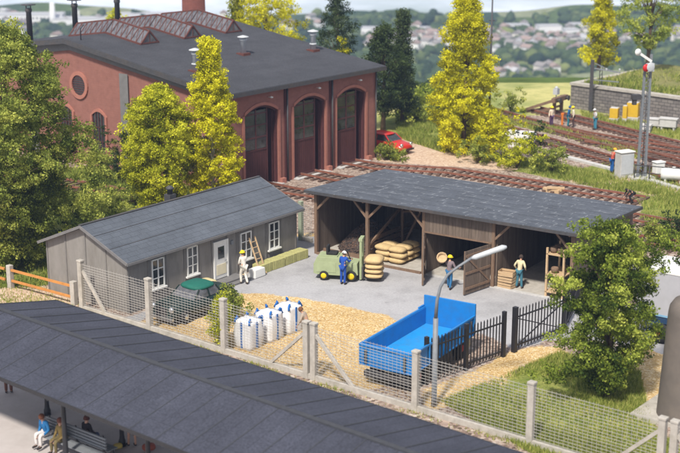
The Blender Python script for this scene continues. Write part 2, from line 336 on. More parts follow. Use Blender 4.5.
grass |= inside(pxpoly([(560, 176), (610, 160), (700, 176), (900, 220), (900, 300), (700, 250), (640, 235), (640, 205), (645, 198)]), GX, GY)
grass |= inside(pxpoly([(498, 122), (560, 136), (640, 160), (640, 152), (560, 129), (500, 117)]), GX, GY)
grass |= inside(pxpoly([(580, 112), (640, 122), (740, 140), (740, 152), (640, 132), (585, 119)]), GX, GY)
path = inside(pxpoly([(396, 137), (420, 143), (480, 154), (520, 164), (520, 171), (380, 162), (372, 157)]), GX, GY)
path |= inside(pxpoly([(-200, 330), (-200, 290), (0, 288), (40, 285), (74, 296), (80, 310), (60, 330)]), GX, GY)
path |= inside(pxpoly([(560, 180), (620, 190), (800, 224), (800, 216), (640, 182), (600, 171)]), GX, GY)
field = inside([(14, 112), (60, 116), (76, 121), (76, 132), (10, 132)], GX, GY) | ((GY > 104) & (GX < 14))
chan = [blur(a.astype(float), 2) for a in (asph, sand, grass, path, field)]
rag = RNG.random(GX.shape)
GZ = ground_height(GX, GY)
under = inside([tuple(p[:2]) for p in (FEW(-80, -4), FEW(80, -4), FEW(80, -60), FEW(-80, -60))], GX, GY)
inner = ~(under)
GZ = GZ+blur((RNG.random(GX.shape)-.5)*.10*((grass | path) & ~asph), 1)
gv = np.stack([GX.ravel(), GY.ravel(), GZ.ravel()], 1)
ii = np.arange(nyy*nxx).reshape(nyy, nxx)
gf = np.stack([ii[:-1, :-1].ravel(), ii[:-1, 1:].ravel(), ii[1:, 1:].ravel(), ii[1:, :-1].ravel()], 1)
def ground_mat():
    m, nt, b = newmat('ground'); L = nt.links.new
    t = N(nt, 'ShaderNodeTexCoord'); P = t.outputs['Object']
    a1 = N(nt, 'ShaderNodeAttribute', attribute_name='cover'); a2 = N(nt, 'ShaderNodeAttribute', attribute_name='cover2')
    s1 = N(nt, 'ShaderNodeSeparateColor'); s2 = N(nt, 'ShaderNodeSeparateColor'); L(a1.outputs['Color'], s1.inputs[0]); L(a2.outputs['Color'], s2.inputs[0])
    nz = N(nt, 'ShaderNodeTexNoise', ins={'Scale': 1.6, 'Detail': 7.0, 'Roughness': .75}); L(P, nz.inputs[0])
    def vor(scale, cols, rnd=1.0):
        v = N(nt, 'ShaderNodeTexVoronoi', ins={'Scale': scale, 'Randomness': rnd}); L(P, v.inputs[0]); sx = N(nt, 'ShaderNodeSeparateColor'); L(v.outputs['Color'], sx.inputs[0])
        r = N(nt, 'ShaderNodeValToRGB'); e = r.color_ramp.elements; e[0].color = rgb(cols[0]); e[1].color = rgb(cols[-1])
        for i, c in enumerate(cols[1:-1]): x = e.new((i+1)/(len(cols)-1)); x.color = rgb(c)
        L(sx.outputs[0], r.inputs[0]); return r.outputs[0], v.outputs['Distance']
    def noi(scale, c1, c2, lo=.35, hi=.65):
        n = N(nt, 'ShaderNodeTexNoise', ins={'Scale': scale, 'Detail': 8.0, 'Roughness': .7}); L(P, n.inputs[0]); r = N(nt, 'ShaderNodeMapRange', ins={1: lo, 2: hi}); L(n.outputs[0], r.inputs[0])
        x = N(nt, 'ShaderNodeMixRGB', ins={'Color1': rgb(c1), 'Color2': rgb(c2)}); L(r.outputs[0], x.inputs[0]); return x.outputs[0]
    def mul(c, d):
        x = N(nt, 'ShaderNodeMixRGB', blend_type='MULTIPLY', ins={0: 1.0}); L(c, x.inputs[1]); L(d, x.inputs[2]); return x.outputs[0]
    ballast, bd = vor(7.5, [(.10, .07, .055), (.26, .19, .155), (.42, .33, .27), (.20, .14, .11), (.50, .43, .37)])
    sandc, sdist = vor(15, [(.38, .24, .10), (.55, .39, .18), (.48, .32, .13), (.70, .58, .38), (.40, .26, .11)])
    sandc = mul(sandc, noi(.5, (.9, .88, .84), (1.1, 1.1, 1.1)))
    asp = mul(noi(.8, (.80, .79, .78), (1, 1, 1), .30, .38), mul(noi(.35, (.29, .286, .292), (.385, .38, .392), .32, .55), noi(9, (.88, .88, .88), (1.1, 1.1, 1.1))))
    grs = noi(1.1, (.10, .15, .025), (.30, .29, .08)); grs = mul(grs, noi(11, (.6, .6, .6), (1.35, 1.35, 1.35)))
    pth, pd = vor(8, [(.40, .27, .19), (.56, .42, .31), (.48, .34, .25), (.66, .54, .42)])
    fld = noi(.12, (.20, .24, .07), (.50, .46, .19), .4, .6)
    cur = ballast
    for src, c in ((s2.outputs[1], fld), (s1.outputs[2], grs), (s2.outputs[0], pth), (s1.outputs[1], sandc), (s1.outputs[0], asp)):
        ad = N(nt, 'ShaderNodeMath', operation='ADD'); L(src, ad.inputs[0]); L(nz.outputs[0], ad.inputs[1])
        sharp = c is asp
        mr = N(nt, 'ShaderNodeMapRange', ins={1: .93, 2: 1.07}); L(ad.outputs[0], mr.inputs[0])
        x = N(nt, 'ShaderNodeMixRGB'); L(mr.outputs[0], x.inputs[0]); L(cur, x.inputs[1]); L(c, x.inputs[2]); cur = x.outputs[0]
    L(cur, b.inputs['Base Color']); b.inputs['Roughness'].default_value = .95; b.inputs['Specular IOR Level'].default_value = .15
    na = N(nt, 'ShaderNodeMath', operation='SUBTRACT', ins={0: 1.0}); L(s1.outputs[0], na.inputs[1])
    bp = N(nt, 'ShaderNodeBump', ins={'Distance': .02}); L(na.outputs[0], bp.inputs['Strength']); L(bd, bp.inputs['Height']); bp.invert = True; L(bp.outputs[0], b.inputs['Normal'])
    return m
M['ground'] = ground_mat()
c1 = np.stack([chan[0].ravel(), chan[1].ravel(), chan[2].ravel()], 1); c2 = np.stack([chan[3].ravel(), chan[4].ravel(), 0*chan[3].ravel()], 1)
g = npmesh('ground', gv, gf, M['ground'], attrs={'cover': ('POINT', c1), 'cover2': ('POINT', c2)}, smooth=True); tag(g, kind='structure')

# valley floor and far hills, one sheet out to the last ridge
vx = np.concatenate([np.linspace(-760, -120, 60, endpoint=False), np.linspace(-120, 160, 70, endpoint=False), np.linspace(160, 760, 56)])
vy = np.concatenate([np.linspace(129.5, 330, 60, endpoint=False), np.linspace(330, 960, 130)])
VX, VY = np.meshgrid(vx, vy); VZ = ground_height(VX, VY)-.03
vi = np.arange(VX.size).reshape(VX.shape)
vf = np.stack([vi[:-1, :-1].ravel(), vi[:-1, 1:].ravel(), vi[1:, 1:].ravel(), vi[1:, :-1].ravel()], 1)
def valley_mat():
    m, nt, b = newmat('valley'); L = nt.links.new; t = N(nt, 'ShaderNodeTexCoord'); P = t.outputs['Object']
    mp = N(nt, 'ShaderNodeMapping'); mp.inputs['Scale'].default_value = (1, .45, 1); L(P, mp.inputs[0])
    v = N(nt, 'ShaderNodeTexVoronoi', ins={'Scale': .022}); L(mp.outputs[0], v.inputs[0]); sx = N(nt, 'ShaderNodeSeparateColor'); L(v.outputs['Color'], sx.inputs[0])
    r = N(nt, 'ShaderNodeValToRGB'); r.color_ramp.interpolation = 'CONSTANT'; e = r.color_ramp.elements; e[0].color = (.06, .09, .045, 1); e[1].position = .8; e[1].color = (.25, .27, .15, 1)
    for p, c in ((.25, (.09, .13, .04, 1)), (.45, (.04, .07, .03, 1)), (.6, (.16, .19, .07, 1))): x = e.new(p); x.color = c
    L(sx.outputs[0], r.inputs[0]); n = N(nt, 'ShaderNodeTexNoise', ins={'Scale': .2, 'Detail': 8.0, 'Roughness': .75}); L(P, n.inputs[0])
    mr = N(nt, 'ShaderNodeMapRange', ins={1: .3, 2: .7, 3: .55, 4: 1.4}); L(n.outputs[0], mr.inputs[0]); sc = N(nt, 'ShaderNodeVectorMath', operation='SCALE'); L(r.outputs[0], sc.inputs[0]); L(mr.outputs[0], sc.inputs['Scale'])
    L(sc.outputs[0], b.inputs['Base Color']); b.inputs['Roughness'].default_value = 1; b.inputs['Specular IOR Level'].default_value = 0
    return m
g = npmesh('valley', np.stack([VX.ravel(), VY.ravel(), VZ.ravel()], 1), vf, valley_mat(), smooth=True); tag(g, kind='structure')

# ---------------------------------------------------------------- foliage
LEAF = dict(
    yellow=leaf_mat('yellow foliage', (.18, .175, .008), (.61, .585, .012), (.86, .81, .035)),
    lime=leaf_mat('yellow green foliage', (.12, .14, .012), (.46, .48, .022), (.76, .74, .055)),
    green=leaf_mat('green foliage', (.05, .075, .014), (.26, .31, .055), (.56, .58, .12)),
    fresh=leaf_mat('fresh green foliage', (.035, .065, .01), (.25, .32, .04), (.58, .62, .12)),
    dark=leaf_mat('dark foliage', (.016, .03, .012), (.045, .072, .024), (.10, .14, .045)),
    pine=leaf_mat('pine needles', (.018, .034, .018), (.05, .078, .034), (.12, .16, .06)),
    blade=leaf_mat('grass blades', (.08, .13, .02), (.24, .30, .05), (.52, .50, .15), .3))
M['bark'] = mat('bark', (.12, .08, .055), .95, .25, 8, .5, 30, stretch=(2, 2, .5))
M['birchbark'] = mat('birch bark', (.62, .59, .52), .85, .15, 8, .3, 30, dirt=(.1, .08, .06), dirt_amt=.6, dscale=4)
def clumps(centres, per, rad, leaf, rng, tint0, flat=.75, bias=.55):
    """leaf-sized quads in small clumps; returns verts, faces, tint per vertex"""
    n = len(centres)*per; C = np.repeat(centres, per, 0); T = np.repeat(tint0, per)
    d = rng.normal(size=(n, 3)); d /= np.linalg.norm(d, axis=1)[:, None]; d[:, 2] *= flat
    rr = rad*rng.random(n)**.4; p = C+d*rr[:, None]
    nrm = d+rng.normal(size=(n, 3))*.8; nrm /= np.linalg.norm(nrm, axis=1)[:, None]
    a = np.cross(nrm, rng.normal(size=(n, 3))); a /= np.linalg.norm(a, axis=1)[:, None]; b = np.cross(nrm, a)
    s = leaf*(.4+1.25*rng.random(n)**1.6)[:, None]
    v = np.stack([p-a*s, p-b*s*.7, p+a*s, p+b*s*.7], 1).reshape(-1, 3)
    f = np.arange(n*4).reshape(n, 4); tint = np.clip(T+rng.normal(size=n)*.13, 0, 1)
    return v, f, np.repeat(tint, 4)
def branches_to_tree(ends, H, trunk_r, trunk_top, rng, lean=(0, 0), limbs=14):
    mb = MB(); n = 7; pts = []
    for i in range(n):
        t = i/(n-1); pts.append(Vector((lean[0]*t+.06*H*.1*math.sin(3*t+lean[1]), lean[1]*t+.05*H*.1*math.cos(4*t), trunk_top*t)))
    mb.tube(pts, [trunk_r*(1.25 if i == 0 else 1-.75*i/(n-1)) for i in range(n)], 8)
    idx = rng.permutation(len(ends))[:limbs]
    for k in idx:
        e = Vector(ends[k]); zt = min(max(e.z*.62, trunk_top*.2), trunk_top*.96); t = zt/trunk_top*(n-1); i = min(int(t), n-2); p0 = pts[i].lerp(pts[i+1], t-i)
        mid = p0.lerp(e, .5)+Vector((0, 0, .12*(e-p0).length)); r = trunk_r*.35
        mb.tube([p0, mid, e], [r, r*.6, r*.2], 5)
    return mb
def profile(kind, t):
    if kind == 'round': return math.sqrt(max(0, 1-(2*t-1)**2))*.92+.08
    if kind == 'column': return (.55+.45*math.sin(math.pi*min(1, t*1.15+.25)))*(1-t*.25) if t < .92 else .35
    if kind == 'teardrop': return max(.12, math.sin(math.pi*min(1, .22+t*.8))**.8)*(1-.25*t)
    if kind == 'cone': return max(.08, 1.0-t*.92)
    if kind == 'pine': return max(.1, math.sin(math.pi*(.15+.8*t)))
    return 1
def tree(name, label, cat, base, H, hw, kind, leaf, seed, z0=.15, nb=46, per=26, leafs=.1, clump=.3, cpb=13, branch_r=None, group=None, bark='bark', trunk_r=None, squash=1.0, limbs=14, off=(0, 0), extra=(), tintr=(.2, .85)):
    rng = np.random.default_rng(seed); br = branch_r or hw*.30; ends = []
    for i in range(nb):
        t = (i+.5)/nb; z = H*(z0+(1-z0)*t)*.97; r = hw*profile(kind, t); a = i*2.4+rng.random()*1.2; q = .35+.55*rng.random()**.6
        rr = max(0, r-br*.6)*q; ends.append((math.cos(a)*rr+off[0]*t, math.sin(a)*rr*squash+off[1]*t, min(z, H-br*.55)))
    ends += list(extra)
    ends = np.array(ends); cs = []; tn = []
    for e in ends:
        k = cpb; d = rng.normal(size=(k, 3)); d /= np.linalg.norm(d, axis=1)[:, None]; d[:, 2] = d[:, 2]*.7+.15
        cs.append(e+d*(br*(.55+.5*rng.random(k)))[:, None]); tn.append(np.clip(rng.uniform(*tintr)+rng.normal(size=k)*.16, 0, 1))
    cs = np.concatenate(cs); tn = np.concatenate(tn); per = int(per*1.9); leafs *= .66; cs[:, 2] = np.maximum(cs[:, 2], .12)
    root = empty(name, base, 0, label, cat, group)
    v, f, ti = clumps(cs, per, clump, leafs, rng, tn)
    npmesh('crown', v, f, LEAF[leaf], root, attrs={'tint': ('POINT', ti)})
    branches_to_tree(ends, H, trunk_r or max(.07, H*.017), H*.86, rng, limbs=limbs).build('trunk', M[bark], root)
    return root
def shrub(name, label, cat, base, H, hw, leaf, seed, group=None, leafs=.09, clump=.24, n=60, per=22, dens=None):
    rng = np.random.default_rng(seed); d = rng.normal(size=(n, 3)); d /= np.linalg.norm(d, axis=1)[:, None]
    q = rng.random(n)**.45; lum = 1+.3*np.sin(d[:, 0]*5+seed)+.2*np.cos(d[:, 1]*6)
    c = d*(q*lum)[:, None]*np.array([hw, hw, H*.5]); c[:, 2] += H*.5; c[:, 2] = np.maximum(c[:, 2], .08)
    v, f, ti = clumps(c, int(per*1.7), clump*1.1, leafs*.7, rng, np.clip(.5+rng.normal(size=n)*.25, 0, 1))
    root = empty(name, base, 0, label, cat, group)
    npmesh('foliage', v, f, LEAF[leaf], root, attrs={'tint': ('POINT', ti)})
    mb = MB()
    for k in range(5):
        a = k*1.3; mb.tube([(0, 0, -.05), (math.cos(a)*hw*.25, math.sin(a)*hw*.25, H*.4), (math.cos(a)*hw*.5, math.sin(a)*hw*.5, H*.75)], [.04, .025, .01], 5)
    mb.build('stem', M['bark'], root)
    return root
def at(px, py, z=0): v = G(px, py, z); return (v.x, v.y, z)
def zat(px, py):
    v = G(px, py); return (v.x, v.y, float(ground_height(np.array(v.x), np.array(v.y))))

b = tree('deciduous_tree', 'large bushy green tree at the left edge, taller than the grey office building', 'tree', at(5, 268), 13.0, 4.9, 'round', 'green', 11, z0=.03, nb=190, per=36, cpb=19, leafs=.085, clump=.34, branch_r=1.05, limbs=34, trunk_r=.2, squash=.9, extra=[(4.6, .3, 6.2), (4.9, .4, 5.4), (4.4, .2, 4.6), (4.7, -.2, 3.8), (4.0, 0, 3.0), (4.2, .2, 7.0), (4.9, 0, 2.4), (3.9, -.3, 1.6)])
tree('birch_tree', 'slender yellow birch with white branches between the office and the engine shed doors', 'tree', at(213, 214), 10.8, 2.2, 'teardrop', 'yellow', 12, z0=.08, nb=110, per=32, cpb=13, leafs=.078, clump=.26, branch_r=.6, bark='birchbark', limbs=40, trunk_r=.13)
tree('deciduous_tree', 'yellow green tree just left of the slender yellow birch, behind the office roof', 'tree', at(161, 218), 8.0, 2.45, 'round', 'lime', 13, z0=.0, nb=120, per=32, cpb=15, leafs=.078, clump=.28, branch_r=.7, limbs=20, trunk_r=.14)
tree('deciduous_tree', 'broad yellow tree rising behind the engine shed roof ridge', 'tree', (-6.6, 118, 0), 10.9, 3.9, 'round', 'yellow', 14, z0=.25, nb=60, per=26, cpb=12, leafs=.10, clump=.36, branch_r=.95)
tree('deciduous_tree', 'darker olive tree left of the broad yellow tree, beside the brick chimney', 'tree', (-9.2, 119, 0), 11.0, 1.7, 'column', 'lime', 15, z0=.2, nb=34, per=24, cpb=10, leafs=.10, clump=.34, branch_r=.7, tintr=(0, .4))
tree('deciduous_tree', 'small yellowish tree seen between roof vents behind the back of the engine shed', 'tree', (-20.5, 122, 0), 8.0, 1.1, 'round', 'lime', 16, z0=.4, nb=22, per=22, cpb=9, leafs=.09, clump=.3, branch_r=.5)
tree('pine_tree', 'tall pine behind the right end of the engine shed roof, leftmost of the dark conifers', 'tree', (-.2, 113, -.2), 10.6, 2.3, 'pine', 'pine', 17, z0=.3, nb=34, per=28, cpb=10, leafs=.09, clump=.36, branch_r=.75, trunk_r=.15)
tree('pine_tree', 'broad dark pine standing behind the red car at the corner of the engine shed', 'tree', zat(383, 131), 8.4, 2.4, 'pine', 'dark', 18, z0=.18, nb=48, per=30, cpb=11, leafs=.09, clump=.38, branch_r=.85, trunk_r=.19)
tree('spruce_tree', 'slim pointed conifer to the right of the broad dark pine', 'tree', zat(402, 124), 9.4, 1.75, 'cone', 'pine', 19, z0=.12, nb=54, per=26, cpb=9, leafs=.085, clump=.32, branch_r=.55, trunk_r=.15, tintr=(.3, .9))
shrub('bush', 'bright yellow bush peeping over the engine shed roof beside the metal vent', 'bush', (.1, 112.0, 4.2-4.4), 7.4, 1.3, 'yellow', 20, n=120, leafs=.09, clump=.3)
tree('deciduous_tree', 'tall bright yellow tree standing between the dirt path and the railway', 'tree', at(463, 152), 12.6, 3.3, 'teardrop', 'yellow', 21, z0=.02, nb=140, per=32, cpb=12, leafs=.09, clump=.33, branch_r=.75, trunk_r=.18, limbs=20)
shrub('bush', 'yellow bush directly under the tall yellow tree beside the rails', 'bush', at(492, 160), 4.2, 1.7, 'yellow', 22, n=190)
shrub('bush', 'yellow green bush in the middle of the row between the two railway lines', 'bush', at(517, 168), 2.6, 1.7, 'lime', 23, n=120)
shrub('bush', 'dark green bush at the right end of the row between the railway lines', 'bush', at(551, 173), 2.3, 1.3, 'green', 24, n=90)
shrub('bush', 'small dark conifer bush behind the row of bushes near the white tank', 'bush', at(534, 160), 2.6, .9, 'dark', 25, n=60)
shrub('bush', 'low green bush left of the row, at the foot of the tall yellow tree', 'bush', at(478, 163), 1.8, 1.4, 'green', 26, n=70)
tree('deciduous_tree', 'yellow column shaped tree growing above the stone retaining wall', 'tree', (24.2, 124, 2.1), 9.6, 1.9, 'column', 'yellow', 27, z0=.06, nb=54, per=28, cpb=11, leafs=.10, clump=.36, branch_r=.7, group=None)
tree('deciduous_tree', 'open crowned green tree on the grass above the stone retaining wall', 'tree', (28.3, 122, 2.1), 9.5, 3.3, 'round', 'fresh', 28, z0=.28, nb=60, per=20, cpb=9, leafs=.10, clump=.34, branch_r=.75, trunk_r=.22, limbs=26, tintr=(.3, .9))
tree('deciduous_tree', 'dark leafy tree in the grass by the iron gate, in front of the storage shed', 'tree', at(606, 398), 7.3, 1.9, 'round', 'fresh', 29, z0=.07, nb=84, per=38, cpb=13, leafs=.07, clump=.27, branch_r=.62, trunk_r=.14, tintr=(.0, .75), limbs=22,
     extra=[(1.7, .6, 5.9), (2.5, 1.0, 6.3), (2.9, 1.2, 5.7), (1.7, .6, 5.3), (-2.1, -.8, 5.1), (-2.0, -.6, 4.3), (-1.5, -.6, 6.3), (1.9, .2, 2.5), (-1.9, -.4, 2.6), (-1.4, -.9, 1.6), (-2.5, -.5, 1.2), (-1.1, 0, 7.0)])
shrub('bush', 'dark green conifer bush against the left wall of the engine shed', 'bush', at(127, 183), 3.9, 1.35, 'dark', 30, n=100)
shrub('bush', 'rounded green bush below the arched windows of the engine shed', 'bush', at(103, 180), 2.4, 1.6, 'green', 31, n=90)
shrub('bush', 'green bush at the right end of the short track left of the office roof', 'bush', at(136, 205), 2.3, 1.5, 'green', 32, n=90)
shrub('bush', 'low spreading green bush behind the left half of the office roof', 'bush', at(100, 215), 1.7, 2.2, 'green', 33, n=110)
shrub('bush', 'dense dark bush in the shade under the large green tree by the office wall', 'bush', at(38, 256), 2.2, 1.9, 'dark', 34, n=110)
shrub('bush', 'green bush spreading over the grass between the large tree and the office corner', 'bush', at(70, 232), 2.7, 2.1, 'green', 35, n=130)
shrub('bush', 'leafy bush at the left frame edge beneath the large green tree', 'bush', at(-4, 262), 2.6, 2.0, 'green', 36, n=110)
shrub('bush', 'small dark bush at the right corner pier of the engine shed beside the red car', 'bush', at(386, 160), 1.5, .85, 'green', 37, n=60)
shrub('bush', 'low bush in front of the bottom of the right engine shed pier', 'bush', at(398, 160), .7, .8, 'green', 38, n=30)
shrub('climbing_plant', 'tall narrow leafy plant climbing beside the mesh fence next to the white bulk bags', 'plant', at(221, 346), 2.4, .52, 'lime', 39, n=260, leafs=.055, clump=.2)
shrub('bush', 'round bush top spreading behind the climbing plant beside the old car', 'bush', at(231, 320), 1.5, .8, 'green', 40, n=140, leafs=.06, clump=.2)
shrub('bush', 'dark green bush between the rails to the right of the storage shed roof', 'bush', at(657, 243), 1.3, 1.0, 'green', 41, n=60)
shrub('bush', 'low dark bush at the right edge between the two lower tracks', 'bush', at(682, 240), 1.6, 1.2, 'dark', 42, n=60)
shrub('bush', 'small pale green bush in the light field behind the tracks', 'bush', at(511, 112), 1.9, 1.4, 'green', 43, n=60)
# shrubs on the slope that falls away behind the red car
for i, (px, py, hh, w, lf, lb) in enumerate([(418, 122, 1.6, 2.2, 'green', 'low green bush on the slope right of the slim conifer'), (437, 116, 1.8, 2.6, 'green', 'grey green bush higher on the slope left of the tall yellow tree'),
        (415, 104, 2.2, 2.6, 'fresh', 'soft green bush beside the top of the slim conifer trunk'), (434, 98, 2.6, 3.0, 'dark', 'dark bush at the top of the grass slope left of the yellow tree'), (452, 104, 2.2, 2.4, 'green', 'bush on the slope partly behind the left branches of the tall yellow tree')]):
    v = G(px, py); shrub('bush', lb, 'bush', (v.x, v.y, float(ground_height(np.array(v.x), np.array(v.y)))-.1), hh, w, lf, 60+i, n=90, leafs=.13, clump=.4, group='bushes on the slope behind the red car')

# far wood: one mass of crowns on the valley side and floor
rng = np.random.default_rng(5)
ico = bmesh.new(); bmesh.ops.create_icosphere(ico, subdivisions=2, radius=1); iv = np.array([v.co[:] for v in ico.verts]); iff = np.array([[v.index for v in f.verts] for f in ico.faces]); ico.free()
NB = 11000
wy = 330+rng.random(NB)**1.0*500; wx = (rng.random(NB)-.5)*wy*.72
dens = np.sin(wx/37+wy/29)+np.sin(wx/17-wy/41)+.5*np.sin(wy/13)
keep = ((dens > -.9+(wy > 600)*1.2) | ((wy > 600) & (rng.random(NB) < .25))) & (wy < 815); wx, wy = wx[keep], wy[keep]; n = len(wx)
s = (1.2+2.0*rng.random(n)); sc = np.stack([s*1.25, s*1.25, s*(.8+.5*rng.random(n))], 1)
wz = ground_height(wx, wy)+sc[:, 2]*.55
disp = 1+.16*rng.normal(size=(n, len(iv)))
V = iv[None]*disp[:, :, None]*sc[:, None, :]+np.stack([wx, wy, wz], 1)[:, None, :]
F = iff[None]+(np.arange(n)*len(iv))[:, None, None]
ti = np.repeat(np.clip(rng.normal(size=n)*.25+.4, 0, 1), len(iv))+rng.normal(size=n*len(iv))*.08
wood_mat = leaf_mat('far wood', (.02, .04, .014), (.065, .10, .03), (.20, .23, .07), .05)
tag(npmesh('distant_wood', V.reshape(-1, 3), F.reshape(-1, 3), wood_mat, attrs={'tint': ('POINT', np.clip(ti, 0, 1))}), 'far off mass of tree crowns covering the valley below the railway yard', 'wood', kind='stuff')

# grass and weeds
def in_px(poly, n, rng):
    P = np.array([G(*p)[:2] for p in poly]); lo, hi = P.min(0), P.max(0); q = rng.random((n*3, 2))*(hi-lo)+lo
    k = inside([tuple(p) for p in P], q[:, 0], q[:, 1]); return q[k][:n]
def blades(q, h, w, rng, tl=(.0, 1.0)):
    n = len(q); a = rng.random(n)*6.283; hh = h*(.4+.9*rng.random(n)); ln = rng.normal(size=(n, 2))*.35*hh[:, None]
    dx = np.stack([np.cos(a), np.sin(a)], 1)*w; z0 = ground_height(q[:, 0], q[:, 1])
    p0 = np.concatenate([q-dx, z0[:, None]-.02], 1); p1 = np.concatenate([q+dx, z0[:, None]-.02], 1); p2 = np.concatenate([q+ln, (z0+hh)[:, None]], 1)
    v = np.stack([p0, p1, p2], 1).reshape(-1, 3); t = rng.random(n)*(tl[1]-tl[0])+tl[0]
    return v, np.repeat(t, 3)
gr = np.random.default_rng(9); parts = []
def patchy(q, rng, sc=1.2, th=0.0):
    d = np.sin(q[:, 0]*sc+1)+np.sin(q[:, 1]*sc*1.3)+np.sin((q[:, 0]+q[:, 1])*sc*.6)+rng.normal(size=len(q))*.7; return q[d > th]
for poly, n, h, w, tl in [
    ([(440, 402), (500, 378), (560, 352), (640, 372), (650, 420), (700, 470), (560, 470)], 52000, .20, .022, (.2, 1)),
    ([(-60, 300), (0, 289), (52, 286), (75, 262), (180, 215), (235, 196), (200, 168), (60, 168), (-90, 165), (-90, 232)], 50000, .28, .03, (0, .8)),
    ([(396, 112), (480, 108), (480, 152), (440, 152), (398, 138)], 30000, .35, .04, (.2, .9)),
    ([(470, 152), (560, 165), (700, 200), (700, 214), (640, 196), (520, 172)], 24000, .28, .03, (.1, .9)),
    ([(560, 176), (610, 162), (700, 180), (900, 220), (900, 300), (700, 250), (642, 235), (642, 205)], 30000, .30, .03, (.2, 1)),
    ([(498, 122), (560, 136), (640, 160), (640, 152), (560, 129), (500, 117)], 9000, .3, .04, (.3, 1)),
    ([(580, 112), (640, 122), (740, 140), (740, 152), (640, 132), (585, 119)], 9000, .3, .04, (.3, 1)),
    ([(0, 306), (0, 289), (40, 285), (76, 296), (80, 308)], 1500, .14, .02, (.3, 1))]:
    q = in_px(poly, n, gr); q = patchy(q, gr, 1.2, -.6); parts.append(blades(q, h, w, gr, tl))
# weeds along the foot of the mesh fence
q = np.array([FEW(t, -.35+gr.normal()*.14)[:2] for t in gr.random(5000)*31-5.5]); parts.append(blades(patchy(q, gr, 2, -.2), .12, .02, gr, (.3, 1)))
V = np.concatenate([p[0] for p in parts]); T = np.concatenate([p[1] for p in parts])
tag(npmesh('grass', V, np.arange(len(V)).reshape(-1, 3), LEAF['blade'], attrs={'tint': ('POINT', T)}), 'short uneven grass and weeds around the yard and the tracks', 'grass', kind='stuff')
# loose stones
def pebbles(q, r, rng):
    n = len(q); o = np.array([[1, 0, 0], [-1, 0, 0], [0, 1, 0], [0, -1, 0], [0, 0, .8], [0, 0, -.8]], float); ff = np.array([[0, 2, 4], [2, 1, 4], [1, 3, 4], [3, 0, 4], [2, 0, 5], [1, 2, 5], [3, 1, 5], [0, 3, 5]])
    a = rng.random(n)*6.28; R_ = np.stack([np.stack([np.cos(a), -np.sin(a), 0*a], 1), np.stack([np.sin(a), np.cos(a), 0*a], 1), np.stack([0*a, 0*a, 1+0*a], 1)], 1)
    s = r*(.5+rng.random((n, 1, 1))); v = np.einsum('nij,kj->nki', R_, o)*s*(1+.3*rng.normal(size=(n, 6, 1))); v += np.concatenate([q, np.full((n, 1), r*.3)], 1)[:, None]
    return v.reshape(-1, 3), (ff[None]+(np.arange(n)*6)[:, None, None]).reshape(-1, 3), np.repeat(rng.random(n), 6)
def stone_mat(name, cols):
    m, nt, b = newmat(name); a = N(nt, 'ShaderNodeAttribute', attribute_name='tint'); r = N(nt, 'ShaderNodeValToRGB'); e = r.color_ramp.elements; e[0].color = rgb(cols[0]); e[1].color = rgb(cols[-1])
    for i, c in enumerate(cols[1:-1]): x = e.new((i+1)/(len(cols)-1)); x.color = rgb(c)
    nt.links.new(a.outputs['Fac'], r.inputs[0]); nt.links.new(r.outputs[0], b.inputs['Base Color']); b.inputs['Roughness'].default_value = .95; return m
q = np.concatenate([in_px([(150, 318), (215, 295), (290, 301), (380, 318), (420, 335), (365, 345), (365, 385), (480, 392), (560, 352), (520, 352), (440, 388), (420, 410), (150, 325)], 9000, gr)])
v, f, t = pebbles(q[:6000], .024, gr)
tag(npmesh('gravel', v, f, stone_mat('yellow gravel', [(.30, .17, .06), (.52, .36, .15), (.62, .5, .3), (.4, .25, .1)]), attrs={'tint': ('POINT', t)}), 'loose yellow gravel stones scattered on the sandy yard', 'gravel', kind='stuff')

# ---------------------------------------------------------------- engine shed
M['plaster'] = brick_mat('red rendered brick', (.265, .118, .095), (.25, .11, .088), (.265, .13, .105), .5, .16, .010, .9, True, .12, .14)
M['trimred'] = mat('pink brick trim', (.37, .155, .115), .85, .1, 5, .3, 40, dirt=(.3, .12, .09), dirt_amt=.4)
M['grey_pil'] = mat('grey pilaster', (.17, .165, .165), .85, .12, 4, dirt=(.1, .09, .09), dirt_amt=.3)
M['maroon'] = plank_mat('maroon door boards', (.095, .035, .033), (.078, .028, .028), .22, 'X', .6, (.03, .012, .012))
M['maroon_s'] = mat('maroon frame', (.085, .03, .03), .6, .15, 5)
M['lantern'] = mat('rust red lantern frame', (.12, .045, .036), .7, .15, 6, dirt=(.2, .1, .08), dirt_amt=.3)
M['pane_dk'] = glass_mat('dark pane', (.035, .04, .042), .1)
M['pane_lt'] = glass_mat('pale pane', (.10, .10, .11), .12)  # paler glass for the lanterns; on the convertible its tone paints windscreen glare
M['slate'] = roof_mat('engine shed felt roof', (.052, .053, .061), 1.0, 60, (.16, .16, .17), .4, grain=.6)
M['slate2'] = roof_mat('office roof slates', (.095, .107, .128), .30, .62, (.34, .36, .38), .18, grain=.18)
M['slate3'] = roof_mat('storage shed roof felt', (.086, .096, .116), .34, .8, (.55, .57, .6), .6, grain=.15, flecks=.45)
M['slate4'] = roof_mat('platform roof sheets', (.048, .051, .070), 6.0, 1.2, (.2, .2, .22), .15, grain=.6)
ES = empty('engine_shed', (RHX, RHY, 0), RHR, 'large red brick engine shed with three arched gates and a dark felt roof', 'engine shed')
XW, HE, YR, ZR, YB, ZB = 15.18, 6.62, 15.47, 8.86, 26.5, 7.3
mb = MB()
bays = [(1.5, 4.7), (6.25, 9.5), (10.75, 13.95)]
xs_ = [0]+[v for b_ in bays for v in b_]+[XW]
for i in range(0, len(xs_), 2): mb.b2(xs_[i], xs_[i+1], 0, .45, 0, 5.0)
